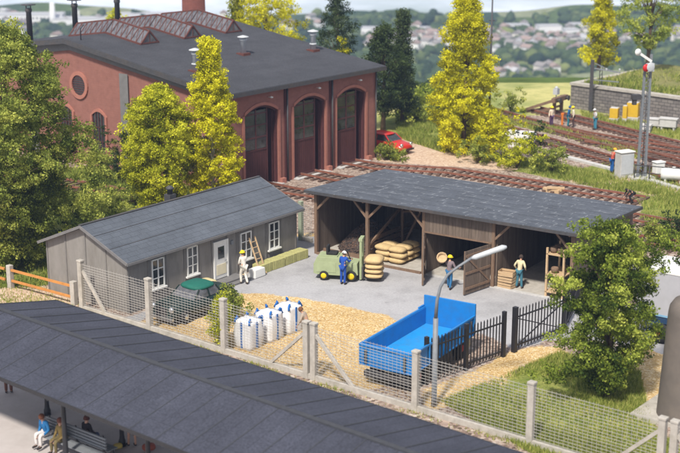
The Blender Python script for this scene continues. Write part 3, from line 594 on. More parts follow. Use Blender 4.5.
for a, b_ in bays:
    cx = (a+b_)/2; n = 12; arc = [(a+(b_-a)*k/n, 5.0+.52*(1-(2*k/n-1)**2)) for k in range(n+1)]
    for k in range(n):
        mb.prism([arc[k], arc[k+1], (arc[k+1][0], HE), (arc[k][0], HE)], 'y', 0, .45)
for i in range(0, len(xs_), 2): mb.b2(xs_[i], xs_[i+1], 0, .45, 5.0, HE)
mb.prism([(.45, 0), (YB, 0), (YB, ZB-.1), (YR, ZR-.1), (.45, HE+.02)], 'x', 0, .4)
mb.prism([(.45, 0), (YB, 0), (YB, ZB-.1), (YR, ZR-.1), (.45, HE+.02)], 'x', XW-.4, XW)
mb.b2(.4, XW-.4, YB-.4, YB, 0, ZB-.15)
mb.build('wall', M['plaster'], ES)
MB().b2(.4, XW-.4, .45, YB-.4, .0, .03).build('floor_slab', M['conc'], ES)
rf = MB(); rf.prism([(-.5, HE-.03), (-.5, HE+.12), (YR, ZR+.12), (YR, ZR-.03)], 'x', -.5, XW+.5)
rf.prism([(YR, ZR-.03), (YR, ZR+.12), (YB+.5, ZB+.08), (YB+.5, ZB-.07)], 'x', -.5, XW+.5)
roof = rf.build('roof', M['slate'], ES)
fa = MB(); fa.prism([(-.52, HE-.25), (-.52, HE+.10), (YR, ZR+.10), (YR, ZR-.25)], 'x', -.56, -.50); fa.prism([(YR, ZR-.25), (YR, ZR+.10), (YB+.5, ZB+.06), (YB+.5, ZB-.25)], 'x', -.56, -.50)
fa.b2(-.5, XW+.5, -.57, -.505, HE-.18, HE+.10); fa.build('fascia', M['dark'], roof)
fr = MB(); fr.prism([(0, HE-.55), (0, HE-.04), (YR, ZR-.16), (YR, ZR-.75)], 'x', -.09, -.002); fr.prism([(YR, ZR-.75), (YR, ZR-.16), (YB, ZB-.2), (YB, ZB-.8)], 'x', -.09, -.002)
fr.build('frieze', M['grey_pil'], ES)
for y0, y1 in ((9.35, 10.2), (19.5, 20.3)): MB().b2(-.14, -.095, y0, y1, 0, 7.0).build('pilaster', M['grey_pil'], ES)
MB().b2(-.13, -.01, .0, .5, 0, HE-.6).build('corner_pier', M['trimred'], ES)
for x in (5.32, 9.95):
    p = MB().b2(x, x+.34, -.10, -.003, 0, HE-.1).build('pilaster', M['maroon_s'], ES)
    MB().tube([(x+.17, -.17, .1), (x+.17, -.17, HE-.15)], .06, 8).build('downpipe', M['dark'], ES)
MB().tube([(XW-.15, -.12, .1), (XW-.15, -.12, HE-.15)], .06, 8).build('downpipe', M['dark'], ES)
for bi, (a, b_) in enumerate(bays):
    n = 14; tr = MB(); arc = [(a+(b_-a)*k/n, 5.0+.52*(1-(2*k/n-1)**2)) for k in range(n+1)]
    for k in range(n):
        p, q = arc[k], arc[k+1]; tr.prism([p, q, (q[0], q[1]+.2), (p[0], p[1]+.2)], 'y', -.07, -.002)
    for x0, x1 in ((a-.2, a), (b_, b_+.2)): tr.b2(x0, x1, -.07, -.002, 0, 5.0)
    tr.build('arch_trim', M['trimred'], ES)
    fr = MB(); fr.b2(a, a+.13, .08, .3, 0, 5.0); fr.b2(b_-.13, b_, .08, .3, 0, 5.0)
    for k in range(n): p, q = arc[k], arc[k+1]; fr.prism([(p[0], p[1]-.14), (q[0], q[1]-.14), q, p], 'y', .08, .3)
    fr.build('gate_frame', M['maroon_s'], ES)
    # left leaf closed, right leaf standing open into the hall
    wl = (b_-a)*.74; lf = MB(); lf.b2(a+.13, a+wl, .2, .28, .05, 2.55); g_ = lf.build('gate_leaf', M['maroon'], ES)
    fm = MB(); x0, x1 = a+.13, a+wl; top = 5.25
    for xx in (x0, (x0+x1)/2-.04, x1-.1): fm.b2(xx, xx+.1, .16, .26, 2.55 if xx not in (x0, x1-.1) else .05, top if xx != x0 else 5.0)
    for zz in (2.5, 3.35, 4.15, 4.92): fm.b2(x0+.1, x1-.1, .17, .25, zz, zz+.09)
    fm.b2(x0+.1, x1-.1, .17, .25, .06, .25)
    fm.build('glazing_bars', M['maroon_s'], g_)
    MB().b2(x0+.1, x1-.1, .20, .22, 2.62, 5.18).build('pane', M['pane_dk'], g_)
    ol = MB().b2(b_-.22, b_-.13, .35, 1.25, .05, 5.0).build('gate_leaf', M['maroon'], ES)
    l = MB(); l.tube([(b_-.9, 0, 5.98), (b_-.9, -.28, 6.02)], .025, 6); l.lathe([(.02, .05), (.11, 0), (.12, -.05), (.02, -.08)], (b_-.9, -.3, 6.02), 10)
    l.build('wall_lamp', M['white'], ES)
    MB().b2(a-.1, b_+.1, -.5, .4, 0.005, .07).build('threshold', M['conc_lt'], ES)
    MB().b2(b_+.02, b_+.42, -.35, -.08, 0, .35).build('guard_stone', M['trimred'], ES)
# gable windows
def ringpts(y, z, r, n=24): return [(y+r*math.cos(2*math.pi*k/n), z+r*math.sin(2*math.pi*k/n)) for k in range(n)]
ow = MB(); A, B = ringpts(14.64, 5.7, .98), ringpts(14.64, 5.7, .72)
for k in range(24): j = (k+1) % 24; ow.prism([A[k], A[j], B[j], B[k]], 'x', -.12, -.002)
ow = ow.build('round_window', M['trimred'], ES)
MB().prism(B, 'x', -.03, -.004).build('pane', M['pane_dk'], ow)
lv = MB()
for k in range(8): z = 5.12+k*.165; w = math.sqrt(max(.01, .72**2-(z-5.7)**2)); lv.b2(-.07, -.035, 14.64-w, 14.64+w, z, z+.05)
lv.build('louvre', M['maroon_s'], ow)
for yc in (12.65, 16.2, 3.6, 6.6):
    n = 10; hw_ = .68; arc = [(yc-hw_+2*hw_*k/n, 3.75+.3*math.sin(math.pi*k/n)) for k in range(n+1)]; arco = [(yc-hw_*1.28+2*hw_*1.28*k/n, 3.75+.52*math.sin(math.pi*k/n)) for k in range(n+1)]
    w = MB()
    for k in range(n): w.prism([arc[k], arc[k+1], arco[k+1], arco[k]], 'x', -.12, -.002)
    w.b2(-.12, -.002, yc-hw_-.19, yc-hw_, 1.1, 3.75); w.b2(-.12, -.002, yc+hw_, yc+hw_+.19, 1.1, 3.75); w.b2(-.16, -.002, yc-hw_-.22, yc+hw_+.22, .95, 1.1)
    w = w.build('arched_window', M['trimred'], ES)
    MB().prism([(yc-hw_, 1.1)]+[(yc+hw_, 1.1)]+arc[::-1], 'x', -.02, -.004).build('pane', M['pane_dk'], w)
    bb = MB()
    for k in range(5): y = yc-hw_+.05+k*(2*hw_-.14)/4; bb.b2(-.075, -.03, y, y+.05, 1.1, 3.95)
    for z in (1.9, 2.9): bb.b2(-.07, -.032, yc-hw_, yc+hw_, z, z+.05)
    bb.build('glazing_bars', M['maroon_s'], w)
# glazed lanterns straddling the ridge
def rz(y): return HE+.12+(ZR-HE)*(y+.5)/(YR+.5) if y <= YR else ZR+.12-(ZR-ZB+.04)*(y-YR)/(YB+.5-YR)
for xc in (4.1, 8.3, 12.55):
    hw_, hh = .86, .92; ya, yb_ = 11.7, 19.6; fm = MB(); gl = MB()
    for s_ in (-1, 1):
        for y0, y1 in ((ya, YR), (YR, yb_)):
            p = [(xc+s_*hw_, y0, rz(y0)+.06), (xc+s_*hw_, y1, rz(y1)+.06), (xc, y1, rz(y1)+hh), (xc, y0, rz(y0)+hh)]
            gl.add([Vector(q)+Vector((0, 0, -.02)) for q in p], [(0, 1, 2, 3)]); fm.beam(p[0], p[1], .09, .12); 
            n = 7
            for k in range(n+1):
                t = k/n; q0 = Vector(p[0]).lerp(Vector(p[1]), t); q1 = Vector(p[3]).lerp(Vector(p[2]), t); fm.beam(q0, q1, .05)
                if k < n: q2 = Vector(p[3]).lerp(Vector(p[2]), (k+1)/n); fm.beam(q0, q2, .03)
    for y0, y1 in ((ya, YR), (YR, yb_)): fm.beam((xc, y0, rz(y0)+hh), (xc, y1, rz(y1)+hh), .1)
    for y0 in (ya, yb_):
        for s_ in (-1, 1): fm.beam((xc+s_*hw_, y0, rz(y0)), (xc, y0, rz(y0)+hh), .10)
        fm.beam((xc-hw_, y0, rz(y0)+.08), (xc+hw_, y0, rz(y0)+.08), .1); fm.beam((xc, y0, rz(y0)), (xc, y0, rz(y0)+hh), .05)
        gl.add([(xc-hw_, y0, rz(y0)), (xc+hw_, y0, rz(y0)), (xc, y0, rz(y0)+hh-.03)], [(0, 1, 2)])
    la = fm.build('roof_lantern', M['lantern'], roof); gl.build('glazing', M['pane_lt'], la)
for x, y, s_ in ((8.22, 6.5, 1.0), (14.0, 5.0, 1.15), (1.7, 4.6, 1.15)):
    v = MB(); z = rz(y); v.b2(x-.36, x+.36, y-.36, y+.36, z-.1, z+.12, 1); v.lathe([(.22, .1), (.19, .95*s_), (.27, 1.0*s_), (.27, 1.12*s_), (.2, 1.15*s_)], (x, y, z), 14)
    if s_ > 1.1: v.lathe([(.24, .45), (.27, .5), (.24, .56)], (x, y, z), 14)
    v.lathe([(.42, 1.22*s_), (.40, 1.27*s_), (.05, 1.36*s_)], (x, y, z), 14); v.tube([(x, y, z+1.1*s_), (x, y, z+1.3*s_)], .12, 8)
    v.build('roof_vent', [M['steel_lt'], M['lantern']], roof)
for x, y in ((1.9, 22.5), (5.4, 21.5), (9.6, 21.5)):
    v = MB(); z = rz(y); v.lathe([(.22, -.2), (.2, 2.1), (.25, 2.15), (.25, 2.35), (.2, 2.4)], (x, y, z), 10); v.b2(x-.38, x+.38, y-.38, y+.38, z+2.62, z+2.69); 
    for sx in (-.2, .2): v.b2(x+sx-.03, x+sx+.03, y-.03, y+.03, z+2.35, z+2.63)
    v.build('smoke_pipe', M['dark'], roof)
m_ = MB(); m_.tube([(.3, 14.6, rz(14.6)), (.3, 14.6, rz(14.6)+.8), (.3, 14.2, rz(14.6)+1.1)], .04, 6); m_.build('vent_pipe', M['dark'], roof)
ch = MB(); c0 = (-13.3+3.0, 117.5, 0); ch.lathe([(1.35, 0), (1.3, .8), (1.12, .9), (.93, 20)], (0, 0, 0), 28)
tag(ch.build('brick_chimney', M['trimred_b'] if 'trimred_b' in M else brick_mat('chimney brick', (.17, .06, .048), (.14, .05, .04), (.10, .045, .04), .3, .1, .01), None, loc=(-13.15, 120.5, 0)), 'tall round dark red brick chimney rising out of frame behind the engine shed', 'chimney')

# ---------------------------------------------------------------- office building
M['grey_pan'] = mat('grey rendered panel', (.235, .222, .208), .9, .12, 1.5, .25, 60, dirt=(.15, .135, .115), dirt_amt=.7, dscale=1.0, stretch=(1.5, 1.5, .5))
M['grey_bat'] = mat('grey batten', (.19, .18, .17), .85, .1, 4)
OB = empty('office_building', (OFX, OFY, 0), OFR, 'long low grey site office with pitched slate roof, white door and white windows', 'building')
L_, W_, HE, HR = 12.61, 5.75, 2.66, 3.86
w = MB(); w.prism([(0, 0), (W_, 0), (W_, HE), (W_/2, HR-.06), (0, HE)], 'x', 0, L_); w.build('wall', M['grey_pan'], OB)
bt = MB()
for x in (0.02, 1.35, 2.6, 3.85, 4.92, 5.85, 7.0, 7.75, 9.05, 10.05, 11.3, 12.55): bt.b2(x-.04, x+.04, -.035, -.001, .18, HE-.03)
for y in (.03, W_*.25, W_*.5, W_*.75, W_-.03): bt.b2(-.035, -.001, y-.045, y+.045, .0, HE+(HR-HE-.1)*(1-abs(y-W_/2)/(W_/2))); bt.b2(L_+.001, L_+.035, y-.045, y+.045, 0, HE+(HR-HE-.1)*(1-abs(y-W_/2)/(W_/2)))
bt.build('batten', M['grey_bat'], OB)
MB().b2(.0, L_, -.05, -.002, 0, .17).build('plinth', M['grey_pil'], OB)
kk = (HR-HE)/(W_/2); r = MB(); ov = .32
r.prism([(-ov, HE-ov*kk+.02), (-ov, HE-ov*kk+.11), (W_/2, HR+.11), (W_/2, HR)], 'x', -.28, L_+.28); r.prism([(W_/2, HR), (W_/2, HR+.11), (W_+ov, HE-ov*kk+.11), (W_+ov, HE-ov*kk+.02)], 'x', -.28, L_+.28)
orf = r.build('roof', M['slate2'], OB)
sm = MB()
for t in (.36, .70): y = -ov+(W_/2+ov)*t; z = HE-ov*kk+.11+(HR-HE+ov*kk)*t; sm.beam((-.285, y, z+.0), (L_+.285, y, z+.0), .035, .03)
sm.b2(-.3, L_+.3, W_/2-.09, W_/2+.09, HR+.095, HR+.135); sm.build('roof_seam', M['dark'], orf)
g_ = MB(); g_.beam((-.30, -ov-.01, HE-ov*kk+.04), (-.30, W_/2, HR+.03), .05, .14); g_.beam((-.30, W_/2, HR+.03), (-.30, W_+ov, HE-ov*kk+.04), .05, .14); g_.beam((-.3, -ov-.03, HE-ov*kk+.03), (L_+.3, -ov-.03, HE-ov*kk+.03), .05, .12)
g_.beam((L_+.30, -ov-.01, HE-ov*kk+.04), (L_+.30, W_/2, HR+.03), .05, .14); g_.build('fascia', M['grey_pil'], orf)
v = MB(); v.b2(7.3, 7.75, 4.3, 4.75, 3.1, 3.75); v.lathe([(.15, 3.7), (.15, 4.0), (.22, 4.02), (.22, 4.1), (.1, 4.2)], (7.52, 4.52, 0), 12); v.build('chimney', M['dark'], orf)
for i, (a, b_, z0, z1) in enumerate([(1.55, 2.4, .84, 2.3), (4.0, 4.76, .9, 2.36), (7.98, 8.84, .75, 2.22), (10.26, 11.1, .82, 2.28)]):
    f = MB(); y0, y1 = -.085, -.002
    f.b2(a-.14, b_+.14, -.03, -.001, z0-.12, z1+.14, 1)
    for x0, x1 in ((a, a+.07), (b_-.07, b_), ((a+b_)/2-.035, (a+b_)/2+.035)): f.b2(x0, x1, y0, -.031, z0, z1)
    for k in range(4): z = z0+(z1-z0-.06)*k/3; f.b2(a+.07, b_-.07, y0+.008, -.031, z, z+(.07 if k in (0, 3) else .045))
    f.b2(a-.1, b_+.1, -.15, -.031, z0-.09, z0-.01, 0)
    f = f.build('window', [M['white'], M['grey_bat']], OB)
    MB().b2(a+.05, b_-.05, -.05, -.0325, z0+.04, z1-.04).build('pane', M['pane_dk'], f)
d = MB(); d.b2(6.02, 6.92, -.07, -.002, .2, 2.12); d.b2(5.92, 6.02, -.10, -.002, .17, 2.2); d.b2(6.92, 7.02, -.10, -.002, .17, 2.2); d.b2(6.02, 6.92, -.10, -.002, 2.12, 2.2)
d = d.build('door', M['white'], OB, .008)
MB().b2(6.24, 6.7, -.085, -.071, 1.25, 1.88).build('pane', M['pane_dk'], d)
MB().b2(6.11, 6.83, -.085, -.071, .4, .95).build('door_panel', M['cream'], d)
MB().tube([(6.82, -.12, 1.1), (6.7, -.12, 1.1)], .02, 6).build('handle', M['steel'], d)
s_ = MB(); s_.b2(5.6, 7.6, -.75, -.06, .0, .17); s_.b2(5.6, 7.6, -1.1, -.76, 0, .09); s_.build('door_step', M['grey_pil'], OB)
v = MB(); v.b2(7.25, 7.42, -.09, -.002, 1.8, 2.0); v.build('wall_lamp', M['steel'], OB)

# ---------------------------------------------------------------- storage shed
SS = empty('storage_shed', (SHX, SHY, 0), SHR, 'long open fronted brown timber storage shed with a single pitch grey roof', 'shed')
LX, DY, ZF, ZK = 15.38, 7.46, 3.56, 3.16
def sr(y): return ZF+(ZK-ZF)*(y+.4)/(DY+.4)
wl = MB()
for x in (0, LX-.08): wl.prism([(.05, 0), (DY, 0), (DY, sr(DY)-.02), (.05, sr(0)-.02)], 'x', x, x+.08)
wl.b2(.09, LX-.09, DY-.08, DY, 0, sr(DY)-.02); wl.build('wall', M['planks'], SS)
pt = MB(); pt.prism([(.2, 0), (DY-.1, 0), (DY-.1, sr(DY)-.03), (.2, sr(0)-.03)], 'x', 6.95, 7.02); pt.prism([(.2, 0), (DY-.1, 0), (DY-.1, sr(DY)-.03), (.2, sr(0)-.03)], 'x', 11.03, 11.1); pt.build('partition', M['planks'], SS)
MB().b2(0.08, LX-.08, .1, DY-.09, .0, .02).build('floor_slab', M['conc'], SS)
r = MB(); r.prism([(-.5, sr(-.5)), (-.5, sr(-.5)+.11), (DY+.35, sr(DY+.35)+.11), (DY+.35, sr(DY+.35))], 'x', -.35, LX+.35); srf = r.build('roof', M['slate3'], SS)
g_ = MB(); g_.b2(-.36, LX+.36, -.54, -.503, sr(-.5)-.06, sr(-.5)+.09)
for x in (-.39, LX+.355): g_.prism([(-.5, sr(-.5)-.05), (-.5, sr(-.5)+.10), (DY+.35, sr(DY+.35)+.10), (DY+.35, sr(DY+.35)-.05)], 'x', x, x+.035)
g_.build('fascia', M['dark'], srf)
sm = MB()
for k in range(1, 8): y = -.5+k*1.04; sm.beam((-.34, y, sr(y)+.117), (LX+.34, y, sr(y)+.117), .03, .02)
sm.build('roof_seam', M['slate3'], srf)
for x in (.08, 3.42, 6.92, 10.98, 15.28):
    MB().b2(x-.085, x+.085, -.08, .09, 0, sr(0)-.18).build('post', M['wood'], SS, .01)
MB().b2(0, LX, -.09, .1, sr(0)-.18, sr(0)-.005).build('beam', M['wood'], SS)
for x, s_ in ((.15, 1), (3.36, -1), (3.48, 1), (6.86, -1), (11.05, 1), (15.2, -1)):
    MB().beam((x, 0, 2.55), (x+s_*.8, 0, sr(0)-.18), .11, .11).build('brace', M['wood'], SS)
for x in (3.42, 5.2):
    MB().b2(x-.07, x+.07, 3.6, 3.74, 0, sr(3.6)).build('post', M['wood'], SS)
for a, b_ in (((3.5, 3.6, 0.1), (5.1, 3.6, 3.2)), ((6.8, 3.6, .3), (5.3, 3.6, 3.1)), ((3.45, 3.5, 2.1), (5.2, 3.5, 2.5)), ((.3, 6.9, .4), (3.3, 6.9, 2.9)), ((3.42, .2, 1.0), (3.42, 3.6, 2.4))):
    MB().beam(a, b_, .1, .12).build('brace', M['wood'], SS)
for x in (.1, 3.4, 6.9, 11.0, 15.25): MB().beam((x, -.45, sr(-.45)-.07), (x, DY+.3, sr(DY+.3)-.07), .1, .13).build('rafter', M['wood'], SS)
MB().b2(7.02, 10.89, -.06, .0, 2.36, sr(0)-.185).build('front_boarding', M['planks'], SS)
MB().b2(7.02, 10.89, -.085, -.062, 2.28, 2.37).build('lintel', M['wood'], SS)
MB().b2(.17, 6.8, -.14, -.02, .0, .12).build('threshold', M['wood'], SS); MB().b2(7.1, 15.2, -.1, .1, .0, .05).build('threshold', M['conc_lt'], SS)
for hx, hy, ang, nm in ((6.97, -.1, math.atan2(-1.72, 1.0), 'l'), (10.86, -.1, math.atan2(-2.0, -.38), 'r')):
    d = MB(); d.b2(0, 2.02, -.025, .025, .06, 2.3); d = d.build('door_leaf', M['planks'], SS, loc=(hx, hy, 0), rz=ang)
    bb = MB()
    for z in (.3, 1.1, 2.0): bb.b2(.04, 1.98, .027, .065, z, z+.12)
    bb.beam((.1, .046, .42), (1.9, .046, 2.0), .035, .1); bb.beam((1.97, -.04, .05), (1.97, -.04, 2.3), .07, .07); bb.build('ledger', M['wood'], d)

# ---------------------------------------------------------------- platform canopy and platform
CRZ = FER-.034; PV = FEW(1, -9.35)
PC = empty('platform_canopy', (PV.x-(math.cos(CRZ)*1+math.sin(CRZ)*9.35), PV.y-(math.sin(CRZ)*1-math.cos(CRZ)*9.35), 0), CRZ, 'blue grey pitched platform roof crossing the lower left corner on dark columns', 'canopy')
X0, X1 = .9, 46
r = MB(); r.prism([(-6.15, 3.18), (-6.15, 3.26), (-9.5, 3.93), (-9.5, 3.82)], 'x', X0, X1); r.prism([(-9.5, 3.82), (-9.5, 3.93), (-12.75, 3.22), (-12.75, 3.12)], 'x', X0, X1)
prf = r.build('roof', M['slate4'], PC)
sm = MB(); x = X0+.02
while x < X1:
    sm.beam((x, -6.15, 3.265), (x, -9.42, 3.92), .05, .04); sm.beam((x, -9.58, 3.92), (x, -12.75, 3.225), .03, .018); x += 1.22
sm.b2(X0, X1, -9.6, -9.4, 3.915, 3.965); sm.build('roof_seam', mat('roof batten', (.05, .052, .06), .8, .15, 5), prf)
g_ = MB(); g_.b2(X0, X1, -12.80, -12.755, 3.10, 3.235); g_.b2(X0, X1, -6.145, -6.09, 3.1, 3.26); g_.beam((X0-.03, -12.78, 3.14), (X0-.03, -9.5, 3.85), .05, .14); g_.beam((X0-.03, -9.5, 3.85), (X0-.03, -6.12, 3.18), .05, .14); g_.build('fascia', M['black'], prf)
x = 3.2
for k in range(8):
    xx = 4.4+k*4.4
    c = MB(); c.lathe([(.135, .2), (.135, .4), (.10, .5), (.085, .65), (.075, 3.0), (.12, 3.1)], (xx, -9.5, 0), 12); c = c.build('column', M['black'], PC)
    bb = MB(); bb.beam((xx, -9.5, 3.35), (xx, -6.2, 3.08), .08, .12); bb.beam((xx, -9.5, 3.35), (xx, -12.7, 3.05), .08, .12); bb.tube([(xx, -9.5, 2.5), (xx, -10.2, 2.95), (xx, -11.0, 3.15)], .04, 6); bb.tube([(xx, -9.5, 2.5), (xx, -8.8, 2.95), (xx, -8.0, 3.15)], .04, 6)
    bb.tube([(xx, -9.5, 2.9), (xx, -9.5, 3.8)], .08, 8); bb.build('bracket', M['black'], PC)
for xx in (8.6, 13.0, 17.4):
    c = MB(); c.lathe([(.16, .2), (.16, .4), (.1, .5), (.075, 2.9), (.12, 3.0)], (xx, -11.9, 0), 12); c.tube([(xx, -11.9, 2.5), (xx+.5, -12.0, 3.0)], .035, 6); c.tube([(xx, -11.9, 2.5), (xx-.5, -12.0, 3.0)], .035, 6); c.build('column', M['black'], PC)
MB().beam((X0+.2, -11.9, 3.12), (X1, -11.9, 3.12), .1, .12).build('beam', M['black'], PC); MB().beam((X0+.2, -9.5, 3.45), (X1, -9.5, 3.45), .1, .14).build('beam', M['black'], PC)
pl = MB(); pl.b2(-40, 60, -34, -5.4, -.3, .2); o = pl.build('platform', mat('platform paving', (.46, .42, .405), .9, .06, 1.5, .15, 40, dirt=(.33, .27, .25), dirt_amt=.4), None, loc=(FEX, FEY, 0), rz=FER); tag(o, kind='structure')
# ---------------------------------------------------------------- concrete post fence along the yard
CF = empty('mesh_fence', (FEX, FEY, 0), FER, 'long light wire mesh fence with concrete posts between the yard and the platform roof', 'fence')
posts = [-4.64, 0, 4.72, 9.45, 9.85, 15.03, 20.23, 25.4, 25.85]
for x in posts+[31, 36.2]:
    p = MB(); p.b2(x-.13, x+.13, -.12, .12, -.1, 2.42); p.b2(x-.15, x+.15, -.14, .14, 2.42, 2.52); p.build('post', M['conc'], CF, .02)
for x0, x1 in ((9.38, 7.4), (9.95, 11.95), (-4.5, -3.0), (25.3, 23.4), (25.95, 27.9)):
    MB().beam((x0, 0, 2.0), (x1, 0, .15), .13, .13).build('strut', M['conc'], CF)
MB().b2(-4.8, 37, -.09, .09, -.05, .22).build('plinth', M['conc'], CF)
ends = [-4.64, 0, 4.72, 9.45, 15.03, 20.23, 25.4, 31, 36.2]
for a, b_ in zip([-4.5, .14, 4.86, 9.99, 15.17, 20.37, 25.99, 31.14], [-.14, 4.58, 9.31, 14.89, 20.09, 25.26, 30.86, 36.06]):
    w = MB(); z = .3; k = 0
    while z < 2.38:
        w.beam((a, .0+.004*(k % 2), z), (b_, .0, z-.012*math.sin(k)), .0135); z += .125; k += 1
    x = a+.1
    while x < b_: w.beam((x, .012, .24), (x+.02*math.sin(x*9), .012, 2.36), .0085); x += .19
    w.build('wire_mesh', M['wire'], CF)
# rail fence with orange rails, left
P1, P2 = G(11, 288), G(74.5, 305); d = (P2-P1); ang = math.atan2(d.y, d.x); Ln = d.length
RF = empty('rail_fence', P1, ang, 'low fence of two orange brown rails between short concrete posts at the left edge', 'fence')
for x in (-Ln-.3, 0, Ln): MB().b2(x-.14, x+.14, -.13, .13, -.1, 1.22).build('post', M['conc'], RF, .02)
for x0 in (-Ln-.3, 0):
    for z in (.98, .42): MB().beam((x0+.1, -.02, z), (x0+Ln-.1, .0, z-.03), .09, .11).build('rail', M['orange'], RF)
# short mesh fence between office and storage shed
P1, P2 = G(301, 240), G(327, 246); d = P2-P1; ang = math.atan2(d.y, d.x); Lf = .62
SF = empty('mesh_fence', P1, ang, 'short mesh fence with one greenish concrete post between the office and the storage shed', 'fence')
MB().b2(-.12, .12, -.12, .12, 0, 2.3).build('post', mat('mossy concrete', (.3, .34, .25), .9, .15, 5), SF, .02); 
MB().b2(.12, .85, -.06, .06, 0, .25).build('plinth', M['conc'], SF); w = MB(); z = .32
while z < 2.2: w.beam((.1, 0, z), (.85, 0, z), .014); z += .12
x = .2
while x < .85: w.beam((x, .01, .3), (x, .01, 2.15), .013); x += .14
w.build('wire_mesh', M['wire'], SF)
# black iron fence and gate
P1, P2 = G(426, 384.5), G(503, 356.8); d = P2-P1; ang = math.atan2(d.y, d.x); Ln = d.length
IF = empty('iron_fence', P1, ang, 'black iron railing fence running past the blue trailer to the gate', 'fence')
def rails(parent, L, h=1.95, step=.20):
    m1 = MB(); m1.beam((0, 0, .28), (L, 0, .28), .05, .06); m1.beam((0, 0, h-.35), (L, 0, h-.35), .05, .06); m1.build('rail', M['black'], parent)
    m2 = MB(); x = .1
    while x < L-.05: m2.b2(x-.02, x+.02, -.02, .02, .12, h-.06); m2.prism([(x-.03, h-.06), (x+.03, h-.06), (x, h+.04)], 'y', -.02, .02); x += step
    m2.build('bars', M['black'], parent)
rails(IF, Ln)
for t in (0, .5, 1): MB().b2(Ln*t-.08, Ln*t+.08, -.08, .08, 0, 2.1).build('post', M['black'], IF, .01)
P1, P2 = G(514, 352), G(562.5, 333.5); d = P2-P1; ang = math.atan2(d.y, d.x); Ln = d.length
IG = empty('iron_gate', P1, ang, 'closed black iron gate leaf with diagonal brace right of the iron fence', 'gate')
rails(IG, Ln, 1.95, .22); MB().b2(-.1, .1, -.1, .1, 0, 2.1).build('post', M['black'], IG, .01); MB().b2(Ln-.05, Ln+.05, -.05, .05, .1, 2.0).build('frame', M['black'], IG)
MB().beam((.1, -.05, .3), (Ln-.1, -.05, 1.55), .05, .04).build('brace', M['black'], IG); MB().beam((.1, .05, 1.55), (Ln-.1, .05, .3), .05, .04).build('brace', M['black'], IG)
P3 = G(579, 305); d = P3-P2; ang = math.atan2(d.y, d.x); Ln = min(4.2, d.length)
I2 = empty('iron_gate', P2+d.normalized()*.2, ang, 'second black iron gate leaf standing open towards the storage shed', 'gate')
rails(I2, Ln, 1.95, .22); MB().b2(-.09, .09, -.09, .09, 0, 2.1).build('post', M['black'], I2, .01); MB().beam((.1, -.05, .3), (Ln-.1, -.05, 1.55), .05, .04).build('brace', M['black'], I2)

# ---------------------------------------------------------------- retaining wall and bank
stone = brick_mat('grey ashlar', (.235, .215, .20), (.165, .15, .145), (.09, .085, .08), .55, .27, .03, .95, True, .7, .2)
A, B = G(570, 108), G(680, 124.5); d = (B-A); ang = math.atan2(d.y, d.x); Ln = d.length
RW = empty('retaining_wall', A, ang, 'grey stone block retaining wall with a coping behind the right hand tracks', 'wall')
MB().b2(0, Ln*2.2, 0, .5, -.1, 2.05).b2(0, .5, .5, 14, -.1, 2.05).build('wall', stone, RW); MB().b2(-.08, Ln*2.2, -.09, .62, 2.05, 2.27).b2(-.08, .6, .62, 14, 2.05, 2.27).build('coping', M['conc'], RW)
bm_ = MB(); n1, n2 = 40, 20; V = []; F_ = []
for j in range(n2+1):
    for i in range(n1+1): V.append((.45+i*(Ln*2.2-.5)/n1, .45+j*.66, 2.08+.12*math.sin(i*.7)*math.cos(j*.9)+j*.02))
for j in range(n2):
    for i in range(n1): q = j*(n1+1)+i; F_.append((q, q+1, q+n1+2, q+n1+1))
V += [(.45, .45, -1), (Ln*2.2-.05, .45, -1), (Ln*2.2-.05, .45+n2*.66, -12), (.45, .45+n2*.66, -12)]; k = len(V)-4
F_ += [(k, k+3, n2*(n1+1), 0), (k+2, k+3, n2*(n1+1), (n1+1)*(n2+1)-1), (k+1, k+2, (n1+1)*(n2+1)-1, n1)]
bk = MB().add(V, F_).build('embankment', mat('bank grass', (.17, .17, .055), .95, .3, 1.5, .4, 8, dirt=(.30, .25, .11), dirt_amt=.7), None, loc=A, rz=ang); tag(bk, kind='structure')
c, s_ = math.cos(ang), math.sin(ang); q = gr.random((16000, 2))*np.array([Ln*2.0, 12.5])+.6; q = np.stack([A.x+q[:, 0]*c-q[:, 1]*s_, A.y+q[:, 0]*s_+q[:, 1]*c], 1)
q = patchy(q, gr, 1.0, -.3); v, t = blades(q, .42, .05, gr, (.0, 1)); v[:, 2] += 2.15-np.repeat(ground_height(q[:, 0], q[:, 1]), 3)
tag(npmesh('grass_bank', v, np.arange(len(v)).reshape(-1, 3), LEAF['blade'], attrs={'tint': ('POINT', t)}), 'rough grass on top of the bank behind the stone wall', 'grass', kind='stuff')

